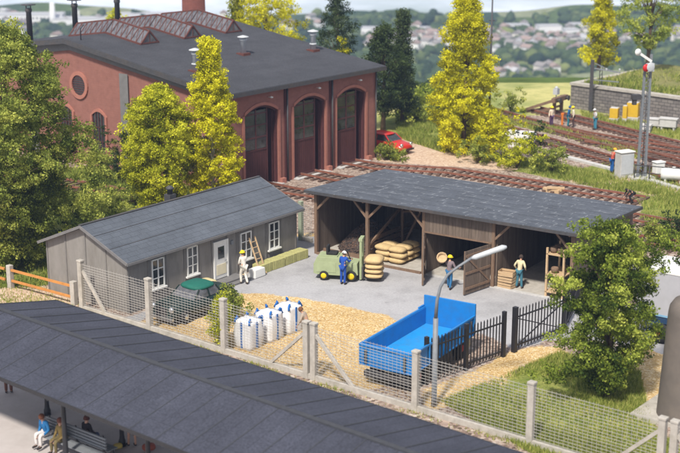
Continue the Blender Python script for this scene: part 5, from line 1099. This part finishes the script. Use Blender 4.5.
# old convertible
A, B = G(163, 324), G(226, 301); cang = math.atan2(A.y-B.y, A.x-B.x); mid = (A+B)/2
M['cargreen'] = mat('dark green car paint', (.010, .026, .024), .4, .15, 3, spec=.35, dirt=(.10, .09, .06), dirt_amt=.25)
M['hood'] = mat('green canvas hood', (.012, .115, .085), .7, .12, 6)
M['chrome'] = mat('chrome', (.62, .63, .64), .25, .08, 5, metal=.8)
M['tan'] = mat('cream canvas', (.62, .52, .28), .8, .1, 5)
def car(name, label, loc, rz, L, W, H, paint, profile_, cabin, hood, wheelr, front=True):
    root = empty(name, loc, rz, label, 'car'); h = L/2
    b = MB(); sec = []
    for x, wf, zt in profile_: sec.append((x*h, wf*W/2, zt*H))
    vs = []; fs = []
    for x, w, zt in sec: vs += [(x, -w*.96, .28), (x, -w, .28+(zt-.28)*.45), (x, -w*.93, zt-.06), (x, -w*.7, zt), (x, w*.7, zt), (x, w*.93, zt-.06), (x, w, .28+(zt-.28)*.45), (x, w*.96, .28)]
    for i in range(len(sec)-1):
        for k in range(8): fs.append((i*8+k, i*8+(k+1) % 8, (i+1)*8+(k+1) % 8, (i+1)*8+k))
    fs += [tuple(range(8)), tuple(range((len(sec)-1)*8, len(sec)*8))[::-1]]
    b.add(vs, fs, 0, True); b.build('body', paint, root)
    c = MB(); (x0, x1, x2, x3), zb, zt = cabin; w0, w1 = W*.44, W*.36
    c.add([(x0*h, -w0, zb*H), (x3*h, -w0, zb*H), (x3*h, w0, zb*H), (x0*h, w0, zb*H), (x1*h, -w1, zt*H), (x2*h, -w1, zt*H), (x2*h, w1, zt*H), (x1*h, w1, zt*H)], [(3, 2, 1, 0), (4, 5, 6, 7), (0, 1, 5, 4), (1, 2, 6, 5), (2, 3, 7, 6), (3, 0, 4, 7)])
    c.build('window', M['pane_dk'] if front else M['pane_lt'], root)  # convertible gets the paler pane: glare on the glass put into its colour
    r = MB(); r.pillow(((x1+x2)/2*h, 0, zt*H), ((x2-x1)*h*1.22, w1*2.25, (.16 if hood is paint else .26)*H), 0); r.build('roof', hood, root)
    for s_ in (-1, 1):
        for a, b2_ in ((x0, x1), (x3, x2), ((x1+x2)/2, (x1+x2)/2)): MB().beam((a*h, s_*w0*1.01, zb*H), (b2_*h, s_*w1*1.02, zt*H), .06).build('window_pillar', paint, root)
    for x in (-.62, .64):
        for s_ in (-1, 1):
            w = MB(); mm = Matrix.Rotation(math.pi/2, 3, 'X'); w.lathe([(wheelr*.6, -.09), (wheelr, -.08), (wheelr, .08), (wheelr*.6, .09)], (x*h, s_*W*.455, wheelr), 18, M=mm); w = w.build('wheel', M['rubber'], root)
            hb = MB(); hb.lathe([(.02, -.1), (wheelr*.6, -.085), (wheelr*.6, .085), (.02, .1)], (x*h, s_*W*.455, wheelr), 14, M=mm); hb.build('hub_cap', M['chrome'], w)
    for s_ in (-1, 1):
        hl = MB(); hl.lathe([(.14, -.1), (.15, 0), (.10, .03), (.02, .045)], (h*.985, s_*W*.34, .66*H*.8), 12, M=Matrix.Rotation(math.pi/2, 3, 'Y')); hl.build('headlight', M['chrome'], root)
    for x in (h*1.0, -h*1.04): MB().b2(x, x+h*.04, -W*.47, W*.47, .32, .45).build('bumper', M['chrome'] if hood is not paint else M['black'], root)
    return root
cr1 = car('vintage_car', 'old dark green convertible with a green canvas hood parked behind the mesh fence', mid, cang, 4.5, 1.75, 1.5, M['cargreen'],
    [(-1, .7, .46), (-.92, .86, .56), (-.6, .98, .62), (-.2, 1, .64), (.3, 1, .64), (.45, .98, .66), (.8, .88, .64), (.97, .8, .58), (1, .7, .5)], ((-.45, -.34, .16, .36), .63, .90), M['hood'], .33, False)
g_ = MB(); g_.b2(2.2, 2.28, -.35, .35, .45, .85); [g_.b2(2.281, 2.3, -.3+k*.09, -.27+k*.09, .48, .82) for k in range(7)]; g_.build('radiator_grille', M['dark'], cr1)
g_ = MB(); g_.pillow((1.45, 0, .97), (1.25, .6, .09), 0); g_.build('bonnet', M['cargreen'], cr1)
g_ = MB(); g_.pillow((-1.45, 0, .98), (.9, 1.3, .22), 0); g_.build('folded_cover', M['cargreen'], cr1)
tv = MB(); tv.pillow((0, 0, .42), (1.3, .9, .84), 0, seed=5); tag(tv.build('tarpaulin_bundle', M['tan'], None, loc=G(206, 294.5), rz=OFR), 'cream tarpaulin bundle between the old car and the office step', 'tarpaulin')
# red car
M['carred'] = mat('red car paint', (.52, .022, .015), .3, .06, 3, spec=.6)
M['blackpl'] = mat('black plastic', (.02, .02, .02), .6, .1, 5)
car('red_car', 'small red hatchback parked at the right corner of the engine shed', G(392, 152.5)+Vector((-.3, .4, 0)), R(-42), 3.7, 1.6, 1.42, M['carred'],
    [(-1, .86, .58), (-.96, .94, .66), (-.5, 1, .68), (0, 1, .67), (.4, .98, .66), (.8, .92, .58), (.97, .86, .50), (1, .8, .45)], ((-.88, -.7, .12, .42), .65, .96), M['carred'], .28)
# blue tipper trailer
A, B, C_, D_ = G(360, 344, 1.75), G(413.5, 357.5, 1.75), G(478, 317, 1.75), G(430, 309.4, 1.75)
ux = ((B-A)+(C_-D_)); ux.normalize(); uy = Vector((-ux.y, ux.x, 0)); Wd = ((B-A).length+(C_-D_).length)/2; Ld = ((C_-B).dot(uy)+(D_-A).dot(uy))/2; ta = math.atan2(ux.y, ux.x)
M['blue'] = mat('bright blue paint', (.010, .18, .50), .42, .06, 2, spec=.4, dirt=(.05, .11, .24), dirt_amt=.5, dscale=2.5)
M['blue_in'] = mat('worn blue floor', (.015, .26, .62), .5, .06, 2, dirt=(.10, .15, .20), dirt_amt=.45, dscale=2.5)
TT = empty('tipper_trailer', Vector((A.x, A.y, 0)), ta, 'bright blue open tipper trailer with tall headboard standing on the sand', 'trailer')
t_ = .07; b_ = MB()
b_.b2(0, Wd, 0, t_, .92, 1.75); b_.b2(0, t_, t_, Ld, .92, 1.75); b_.b2(Wd-t_, Wd, t_, Ld, .92, 1.75); b_.b2(t_, Wd-t_, t_, Ld, .90, .97)
for s_ in (0, Wd): b_.b2(s_-.05, s_+.05, -.03, Ld+.02, 1.70, 1.79)
b_.b2(.05, Wd-.05, -.05, .09, 1.70, 1.79); b_.b2(-.03, Wd+.03, -.03, Ld, .86, .93)
for k in range(5): y = .02+k*(Ld-.1)/4; b_.b2(-.06, 0, y, y+.09, .93, 1.7); b_.b2(Wd, Wd+.06, y, y+.09, .93, 1.7)
b_.build('body', M['blue'], TT, .012)
MB().b2(t_+.005, Wd-t_-.005, t_+.005, Ld-.01, .972, .985).build('floor', M['blue_in'], TT)
b_ = MB(); b_.b2(-.05, Wd+.05, Ld, Ld+.1, .9, 2.3); b_.b2(-.08, -.0, Ld-.5, Ld, 1.79, 1.86); b_.build('headboard', M['blue'], TT, .015)
for sx in (-.09, Wd+.03):
    for y in (.35, Ld*.5, Ld-.4): MB().b2(sx, sx+.06, y, y+.07, 1.25, 1.62).build('latch', M['dark'], TT, .008)
for x in (.25, Wd-.37): MB().b2(x, x+.12, -.10, -.055, 1.0, 1.6).build('hinge', M['dark'], TT, .008)
b_ = MB(); b_.b2(.5, .68, .1, Ld+.6, .62, .86); b_.b2(Wd-.68, Wd-.5, .1, Ld+.6, .62, .86)
for y in (.3, 1.6, 3, 4.4): b_.b2(.5, Wd-.5, y, y+.12, .66, .84)
b_.b2(.15, Wd-.15, .05, .3, .38, .62); b_.b2(.1, .45, 1.9, 3.6, .3, .75); b_.b2(Wd-.45, Wd-.1, 1.9, 3.6, .3, .75); b_.build('chassis', M['dark'], TT, .01)
for y in (.95, Ld-.75):
    for x in (.3, Wd-.3):
        mm = Matrix.Rotation(math.pi/2, 3, 'Y'); w = MB(); w.lathe([(.26, -.15), (.45, -.14), (.47, -.08), (.47, .08), (.45, .14), (.26, .15)], (x, y, .47), 20, M=mm); w = w.build('wheel', M['rubber'], TT)
        h_ = MB(); h_.lathe([(.04, -.165), (.12, -.16), (.26, -.12), (.26, .12), (.12, .16), (.04, .165)], (x, y, .47), 14, M=mm); h_.build('rim', mat('red rim', (.42, .02, .02), .5), w)
# street lamp
LP = G(434, 406); sl_ = empty('street_lamp', LP, 0, 'grey street lamp with curved arm and long white head rising beside the blue trailer', 'street lamp')
def lz(py):   # height above the ground of the lamp axis at a photo row
    for i in range(1200):
        z = i*.01; u = math.sin(PITCH)*LP.y+math.cos(PITCH)*(z-CAMH); d = math.cos(PITCH)*LP.y-math.sin(PITCH)*(z-CAMH)
        if 226.5-FPX*u/d <= py: return z
    return 8
zb, zt = lz(318), lz(246)
MB().tube([(0, 0, 0), (0, 0, .5), (0, 0, zb)], [.12, .11, .10], 12).build('base_post', M['steel'], sl_)
ppm = FPX/(math.cos(PITCH)*LP.y+math.sin(PITCH)*(CAMH-5))
pts = [(0, 0, zb)]; 
for px, py in ((435, 300), (438, 287), (445, 275), (455, 267), (470, 257)): pts.append(((px-434)/ppm, 0, lz(py)))
MB().tube(pts, [.075, .065, .06, .055, .05, .05], 10).build('arm', M['steel'], sl_)
hx = [((472-434)/ppm, lz(257.5)), ((503-434)/ppm, lz(247))]
h_ = MB(); h_.tube([(hx[0][0]-.15, 0, hx[0][1]-.03), (hx[0][0], 0, hx[0][1]), (hx[1][0]-.15, 0, hx[1][1]-.03), (hx[1][0], 0, hx[1][1])], [.05, .105, .115, .05], 12); h_.build('lamp_head', M['steel_lt'], sl_)
# box trailer and silo at the right edge
A = G(640, 331); TB = empty('box_trailer', G(634, 338), R(-36), 'pale grey box trailer with dark blue frame and red wheels at the right edge', 'trailer')
M['boxgrey'] = mat('pale grey panel', (.42, .42, .45), .5, .05, 3, dirt=(.35, .34, .33), dirt_amt=.3)
MB().b2(0, 9, 0, 2.5, 1.25, 3.3).build('box', M['boxgrey'], TB, .02); MB().b2(-.02, 9.02, -.02, 2.52, 3.3, 3.36).build('roof', M['white'], TB)
f_ = MB(); f_.b2(0, 9, .02, 2.48, .95, 1.25); [f_.b2(k*.9, k*.9+.06, -.02, .02, .6, 1.2) for k in range(1, 10)]; f_.b2(.4, 9, -.02, .02, .58, .66); f_.b2(.4, 9, -.02, .02, .8, .86); f_.build('frame', mat('dark blue frame', (.02, .05, .11), .5), TB)
MB().b2(0, 9, -.015, .0, 1.27, 1.36).build('stripe', mat('light blue stripe', (.2, .38, .55), .5), TB)
for x in (1.2, 2.3, 7.6):
    for y in (.1, 2.4):
        mm = Matrix.Rotation(math.pi/2, 3, 'X'); w = MB(); w.lathe([(.26, -.14), (.48, -.12), (.48, .12), (.26, .14)], (x, y, .48), 20, M=mm); w = w.build('wheel', M['rubber'], TB); h_ = MB(); h_.lathe([(.05, -.15), (.27, -.12), (.27, .12), (.05, .15)], (x, y, .48), 14, M=mm); h_.build('rim', mat('red rim', (.5, .02, .02), .5), w)
SP = G(688, 418); si = MB(); si.lathe([(1.25, 0), (1.22, .1), (1.02, 4.3), (.98, 4.55), (.82, 4.8), (.45, 4.95), (.04, 5.0)], (0, 0, 0), 40)
si = si.build('concrete_tank', mat('smooth grey concrete', (.14, .12, .105), .8, .1, 1.2, .15, 30, dirt=(.2, .16, .13), dirt_amt=.4), None, loc=SP); tag(si, 'tall tapering grey concrete tank cut by the right edge of the frame', 'tank')
pf = MB(); pf.b2(-1.8, 1.6, -1.0, 1.6, 0, .16); tag(pf.build('tank_footing', M['conc'], None, loc=SP+Vector((-.2, -.2, 0)), rz=FER), 'low concrete footing slab around the tapering tank', 'footing')

# ---------------------------------------------------------------- railway things on the right
SG = G(641, 178.5); sg = empty('railway_signal', SG, R(20), 'tall grey lattice semaphore signal with a raised white arm at the right', 'signal')
HS = 8.5; m1 = MB()
for s_ in (-1, 1): m1.beam((s_*.30, 0, 0), (s_*.22, 0, HS-.8 if s_ < 0 else HS), .11, .16)
m1.build('mast', M['steel'], sg); m2 = MB(); z = .3; k = 0
while z < HS-1: m2.beam((-.3, 0, z), (.3, 0, z), .05); m2.beam((-.28 if k % 2 else .28, 0, z), (.28 if k % 2 else -.28, 0, z+.55), .04); z += .55; k += 1
m2.build('lattice', M['steel'], sg); m2 = MB()
m2.tube([(-.05, -.15, .1), (-.05, -.15, HS-1)], .03, 6); m2.build('wire_guide', M['dark'], sg)
a0 = Vector((.1, -.25, HS-.45)); a1 = Vector((-.98, -.25, HS+.22)); ar = MB(); ar.beam(a0, a1, .06, .17); arm_ = ar.build('signal_arm', M['white'], sg)
dd = MB(); dd.lathe([(.02, -.035), (.23, -.03), (.23, .03), (.02, .035)], a1, 18, M=Matrix.Rotation(math.pi/2, 3, 'X')); dd.build('arm_disc', M['white'], arm_)
dd = MB(); dd.lathe([(.13, -.03), (.135, 0), (.13, .03)], a1+Vector((0, -.0, 0)), 16, M=Matrix.Rotation(math.pi/2, 3, 'X')); 
dd = MB(); dd.lathe([(.02, -.05), (.26, -.04), (.26, .04), (.02, .05)], (-.30, -.3, HS-.85), 16, M=Matrix.Rotation(math.pi/2, 3, 'X')); dd.build('red_spectacle', mat('signal red', (.55, .02, .02), .4), sg)
dd = MB(); dd.box((.05, -.2, HS-.85), (.5, .3, .55)); dd.lathe([(.02, -.06), (.3, -.05), (.3, .05), (.02, .06)], (.0, -.33, HS-.8), 16, M=Matrix.Rotation(math.pi/2, 3, 'X')); dd.build('lamp_housing', M['steel_lt'], sg, .02)
dd = MB(); dd.box((-.85, -.1, 5.7), (.6, .35, .35)); dd.box((-.45, 0, 5.65), (.4, .08, .08)); dd.box((-.95, -.1, 5.35), (.25, .25, .35)); dd.build('shunt_signal', M['dark'], sg, .02)
MB().b2(-.8, .8, -.6, .6, 0, .15).build('footing', M['conc_lt'], sg)
cb_ = G(624, 177); cb_ = empty('relay_cabinet', cb_, R(25), 'pale grey electrical cabinet that the orange helmeted worker leans on', 'cabinet')
MB().b2(-.55, .55, -.3, .4, .1, 1.75).build('body', M['conc_lt'], cb_, .03); MB().b2(-.6, .6, -.36, .45, 1.75, 1.83).build('lid', M['white'], cb_, .02); MB().b2(-.5, .5, -.325, -.302, .25, 1.6).build('door', M['steel_lt'], cb_, .01); MB().b2(-.62, .62, -.4, .5, 0, .1).build('footing', M['conc'], cb_)
def bx(name, label, cat, px, py, d, m, rz=25, bev=.03, extra=None):
    o = MB(); o.box((0, 0, d[2]/2), d)
    if extra: extra(o)
    return tag(o.build(name, m, None, bev, loc=G(px, py), rz=R(rz)), label, cat)
bx('junction_box', 'small white box on a foot beside the signal railing', 'box', 658, 176, (.7, .5, .95), M['white'], extra=lambda o: o.box((0, 0, 1.0), (.8, .6, .08)))
tk = MB(); tk.lathe([(.03, -.85), (.38, -.8), (.42, -.6), (.42, .6), (.38, .8), (.03, .85)], (0, 0, .62), 18, M=Matrix.Rotation(math.pi/2, 3, 'Y')); tk.box((-.5, 0, .12), (.12, .7, .24)); tk.box((.5, 0, .12), (.12, .7, .24)); tk.box((0, 0, 1.05), (.2, .2, .1))
tag(tk.build('white_tank', M['white'], None, loc=G(673, 183), rz=R(-20)), 'white cylinder tank lying on supports by the signal railing', 'tank')
tk = MB(); tk.b2(-1.1, 1.1, -.6, .6, .5, 1.05); tk.b2(-1.0, 1.0, -.5, .5, 1.05, 1.2); tk.b2(-1.0, 1.0, -.5, .5, .0, .5); tag(tk.build('white_container', M['white'], None, .05, loc=G(520, 147), rz=R(-25)), 'long white container half hidden behind the bushes between the tracks', 'container')
rl = empty('pipe_railing', G(634, 180), R(-22), 'dark low pipe railing in front of the signal mast', 'railing')
for k in range(6): MB().tube([(k*1.0, 0, 0), (k*1.0, 0, 1.05)], .04, 6).build('post', M['dark'], rl)
MB().tube([(0, 0, 1.05), (5, 0, 1.05)], .035, 6).build('rail', M['dark'], rl); MB().tube([(0, 0, .55), (5, 0, .55)], .03, 6).build('rail', M['dark'], rl)
for i, (px, py, d, m, lb) in enumerate([(614, 121, (.7, .6, 1.1), 'y', 'yellow topped box nearest the track workers at the stone wall'), (624.5, 122, (.35, .35, 1.35), 'y', 'slim yellow post box between the two yellow boxes'), (632.5, 121, (.95, .7, 1.55), 'y', 'tallest yellow box standing by the stone wall, beside the signal mast')]):
    o = MB(); o.box((0, 0, d[2]*.62), (d[0], d[1], d[2]*.76), 0, 1); o.box((0, 0, d[2]*.12), (d[0]*1.1, d[1]*1.1, d[2]*.24), 0, 0); o.box((0, 0, d[2]*1.02), (d[0]*.9, d[1]*.9, .06), 0, 0)
    M.setdefault('ybox', mat('yellow box paint', (.60, .38, .03), .5, .08, 4)); tag(o.build('equipment_box', [M['conc_lt'], M['ybox']], None, .03, loc=G(px, py), rz=R(-25)), lb, 'box')
for i, (px, py, s_, lb) in enumerate([(654, 129, 1.0, 'grey concrete box with a lid standing on legs right of the signal mast'), (668, 131, 1.2, 'wider grey concrete block at the right end below the stone wall'), (646, 132, .7, 'small grey concrete block just right of the signal mast')]):
    o = MB(); o.box((0, 0, .55*s_), (1.1*s_, .7, .5*s_)); o.box((0, 0, .85*s_), (1.25*s_, .8, .1)); o.box((-.4*s_, 0, .15*s_), (.15, .6, .3*s_)); o.box((.4*s_, 0, .15*s_), (.15, .6, .3*s_))
    tag(o.build('concrete_box', M['conc_lt'], None, .02, loc=G(px, py), rz=R(-25)), lb, 'box')
bx('orange_post', 'short orange marker post between the track workers', 'post', 562, 125, (.14, .14, 1.0), mat('orange', (.7, .2, .03), .6), extra=lambda o: o.box((0, 0, .9), (.3, .06, .2)))
# buffer stop
bs = empty('buffer_stop', G(548, 112.5), R(-34), 'brown timber buffer stop with a grey lamp at the end of the far track', 'buffer stop')
for s_ in (-1, 1):
    MB().beam((.9, s_*.72, 0), (.9, s_*.72, 1.5), .24).beam((-2.0, s_*.72, .1), (.9, s_*.72, 1.25), .24).beam((.9, s_*.72, .6), (-.6, s_*.72, .05), .2).build('frame', M['wood'], bs)
MB().beam((1.05, -1.3, 1.3), (1.05, 1.3, 1.3), .35, .4).build('beam', M['wood'], bs)
for s_ in (-1, 1): b_ = MB(); b_.tube([(1.2, s_*.85, 1.3), (1.5, s_*.85, 1.3)], .1, 8); b_.lathe([(.24, -.03), (.24, .03)], (1.5, s_*.85, 1.3), 12, M=Matrix.Rotation(math.pi/2, 3, 'Y')); b_.build('buffer', M['dark'], bs)
b_ = MB(); b_.box((.7, 0, 1.9), (.4, .5, .5)); b_.lathe([(.2, .0), (.12, .15), (.03, .2)], (.7, 0, 2.15), 10); b_.tube([(.7, 0, 1.3), (.7, 0, 1.7)], .05, 6); b_.build('lamp', M['steel_lt'], bs)
# gantry and catenary mast
def gz(px, py0, py1): v = G(px, py0); return v
g1 = empty('catenary_mast', G(590, 113), R(-10), 'dark lattice overhead line mast with side arms in front of the stone wall', 'mast')
MB().b2(-.15, .15, -.15, .15, 0, 4.6).build('post', M['dark'], g1); ar = MB(); ar.beam((0, 0, 3.9), (2.4, 0, 3.55), .1); ar.beam((0, 0, 4.4), (1.6, 0, 3.7), .06); ar.beam((0, 0, 2.9), (2.3, 0, 2.75), .08); ar.build('arm', M['steel'], g1)
for x in (1.2, 2.3): b_ = MB(); b_.lathe([(.05, 0), (.1, .05), (.05, .1), (.1, .15), (.05, .2)], (x, 0, 3.7), 8); b_.build('insulator', M['steel_lt'], g1)
g2 = empty('catenary_mast', G(599, 111), R(-10), 'thinner grey overhead line mast just right of the dark lattice mast', 'mast')
m1 = MB()
for s_ in (-1, 1): m1.beam((s_*.15, 0, 0), (s_*.1, 0, 3.9), .07)
z = .2
while z < 3.6: m1.beam((-.14, 0, z), (.14, 0, z+.35), .04); z += .35
m1.build('post', M['dark'], g2)
MB().tube([(0, 0, 0), (0, 0, 13)], [.09, .05], 8)
po = MB(); po.tube([(0, 0, 0), (0, 0, 10.5)], [.11, .06], 8); po.box((0, 0, 8.2), (.5, .08, .08)); tag(po.build('line_pole', M['dark'], None, loc=G(489, 118)), 'thin dark pole rising above the horizon right of the tall yellow tree', 'pole')
wd = MB(); wd.beam((-.7, 0, .15), (.6, .1, .2), .25, .18); wd.beam((-.3, -.3, .32), (.7, .25, .3), .2, .14); wd.box((0, .1, .1), (1.0, .6, .2)); tag(wd.build('timber_pile', M['wood_lt'], None, loc=G(553, 192), rz=R(-35)), 'small pile of pale timber beside the rails above the shed roof', 'timber')

# ---------------------------------------------------------------- the town in the valley
HW = [mat('pale render '+str(i), c, .9, .05) for i, c in enumerate([(.78, .77, .75), (.74, .70, .64), (.8, .8, .8), (.68, .65, .6)])]
HRf = [mat('tile roof '+str(i), c, .9, .1) for i, c in enumerate([(.33, .25, .22), (.27, .25, .24), (.40, .36, .33), (.45, .45, .46)])]
rt = random.Random(21)
def house(kind, d, loc, rz, label, group):
    w, l, h = d; b = MB(); b.b2(-w/2, w/2, -l/2, l/2, -2, h, 0)
    if kind == 'gable': b.prism([(-w/2-.3, h), (w/2+.3, h), (0, h+w*.35)], 'y', -l/2-.3, l/2+.3, 1)
    else: b.b2(-w/2-.1, w/2+.1, -l/2-.1, l/2+.1, h, h+.25, 1)
    n = max(2, int(l/2.2)); 
    for s_ in (-1, 1):
        for i in range(n):
            y = -l/2+(i+.5)*l/n
            for f_ in range(max(1, int(h/2.8))): b.b2(s_*(w/2)-.02, s_*(w/2)+.03, y-.4, y+.4, .9+f_*2.7, 2.0+f_*2.7, 2)
    nx = max(1, int(w/2.2))
    for i in range(nx):
        x = -w/2+(i+.5)*w/nx
        for f_ in range(max(1, int(h/2.8))): b.b2(x-.4, x+.4, -l/2-.03, -l/2+.02, .9+f_*2.7, 2.0+f_*2.7, 2)
    m = [rt.choice(HW), rt.choice(HRf) if kind == 'gable' else HRf[3], M['pane_dk']]
    return tag(b.build('town_house' if kind == 'gable' else 'town_block', m, None, loc=loc, rz=rz), label, 'building', group)
def gh(x, y): return float(ground_height(np.array(float(x)), np.array(float(y))))
protos = []
for k in range(10):
    protos.append(house('gable', (rt.uniform(3.2, 4.5), rt.uniform(4, 7), rt.uniform(2.6, 4.6)), (0, 0, 0), 0, 'small pale house with a pitched roof in the hazy valley town', 'houses of the town in the valley'))
cnt = 0; KW = {'pale render 0': 'off white', 'pale render 1': 'cream', 'pale render 2': 'white', 'pale render 3': 'beige'}; KR = {'tile roof 0': 'reddish', 'tile roof 1': 'brown grey', 'tile roof 2': 'pale brown', 'tile roof 3': 'light grey'}
def place(px, py, rz):
    global cnt
    # walk the sight line down to the valley surface
    lo, hi = 150., 1000.; v = G(px, py); d = Vector((v.x, v.y, -CAMH)); 
    t = 0; best = None
    for i in range(400):
        y = 200+i*2.2; tt = y/v.y; z = CAMH*(1-tt); x = v.x*tt
        if z <= gh(x, y): best = (x, y, gh(x, y)); break
    if not best: return
    k = cnt % 10; o = protos[k] if cnt < 10 else protos[k].copy()
    if cnt >= 10: COL.objects.link(o)
    o.location = best; o.rotation_euler.z = rz; cnt += 1
    zone = 'seen left of the tall yellow tree' if px < 440 else ('right of the tall yellow tree' if px < 600 else 'at the right edge of the valley')
    if px < 335: zone = 'far above the engine shed roof'
    o['label'] = f"{KW[o.data.materials[0].name]} valley house with {KR[o.data.materials[1].name]} roof {zone}"
while cnt < 150:
    px = rt.gauss(510, 80); py = rt.gauss(44, 6)
    if 360 < px < 720 and 30 < py < 57: place(px, py, rt.uniform(-.6, .9))
while cnt < 164:
    px = rt.choice((512, 548))+rt.gauss(0, 7); py = rt.gauss(77, 2.5); place(px, py, rt.uniform(-.6, .9))
while cnt < 210:
    px = rt.uniform(-60, 330); py = rt.gauss(27, 7)
    if py > 14: place(px, py, rt.uniform(-.6, .9))
for i, (px, py, w, l, h, lb) in enumerate([(548, 40, 13, 9, 8, 'large white hospital like block, tallest in the valley town'), (570, 42, 8, 8, 7, 'square white block right of the large block in the valley town'), (515, 31, 15, 8, 3.5, 'long white flat building on the far side of the valley town'), (583, 30, 16, 7, 3.5, 'long pale hall near the hills at the right of the valley town'), (480, 36, 10, 7, 5, 'white flat block left of the large block in the valley town'),
        (30, 24, 40, 16, 6, 'very long white factory hall in the distance at the far left'), (95, 27, 46, 16, 5, 'long low white factory hall seen above the engine shed gable'), (145, 22, 34, 14, 5, 'pale factory hall behind the roof lanterns'), (370, 35, 9, 8, 4, 'pale flat block behind the dark pines in the valley'), (430, 33, 18, 7, 3, 'wide pale hall left of the tall yellow tree in the valley')]):
    v = G(px, py); b0 = None
    for j in range(400):
        y = 200+j*2.2; tt = y/v.y; z = CAMH*(1-tt); x = v.x*tt
        if z <= gh(x, y): b0 = (x, y, gh(x, y)); break
    if b0: o = house('flat', (w, l, h), b0, rt.uniform(-.15, .15), lb, None); o.data.materials[0] = HW[2]
v = G(53, 22); tw = MB(); tw.lathe([(2.2, -3), (1.3, 14)], (0, 0, 0), 12); tag(tw.build('far_tower', HW[2], None, loc=(v.x*780/v.y, 780, gh(v.x*780/v.y, 780))), 'slender white tower far away at the upper left', 'tower')

# ---------------------------------------------------------------- haze
hz = MB().b2(-900, 900, -30, 1000, -150, 24).build('haze', [], None)
m = bpy.data.materials.new('haze'); m.use_nodes = True; nt = m.node_tree; nt.nodes.clear(); o_ = N(nt, 'ShaderNodeOutputMaterial'); pv = N(nt, 'ShaderNodeVolumePrincipled', ins={'Density': .00038, 'Anisotropy': 0.0}); pv.inputs['Color'].default_value = (.42, .56, .86, 1)
nt.links.new(pv.outputs[0], o_.inputs['Volume']); hz.data.materials.append(m); tag(hz, 'even blue summer haze filling the air over the valley', 'haze', kind='stuff')
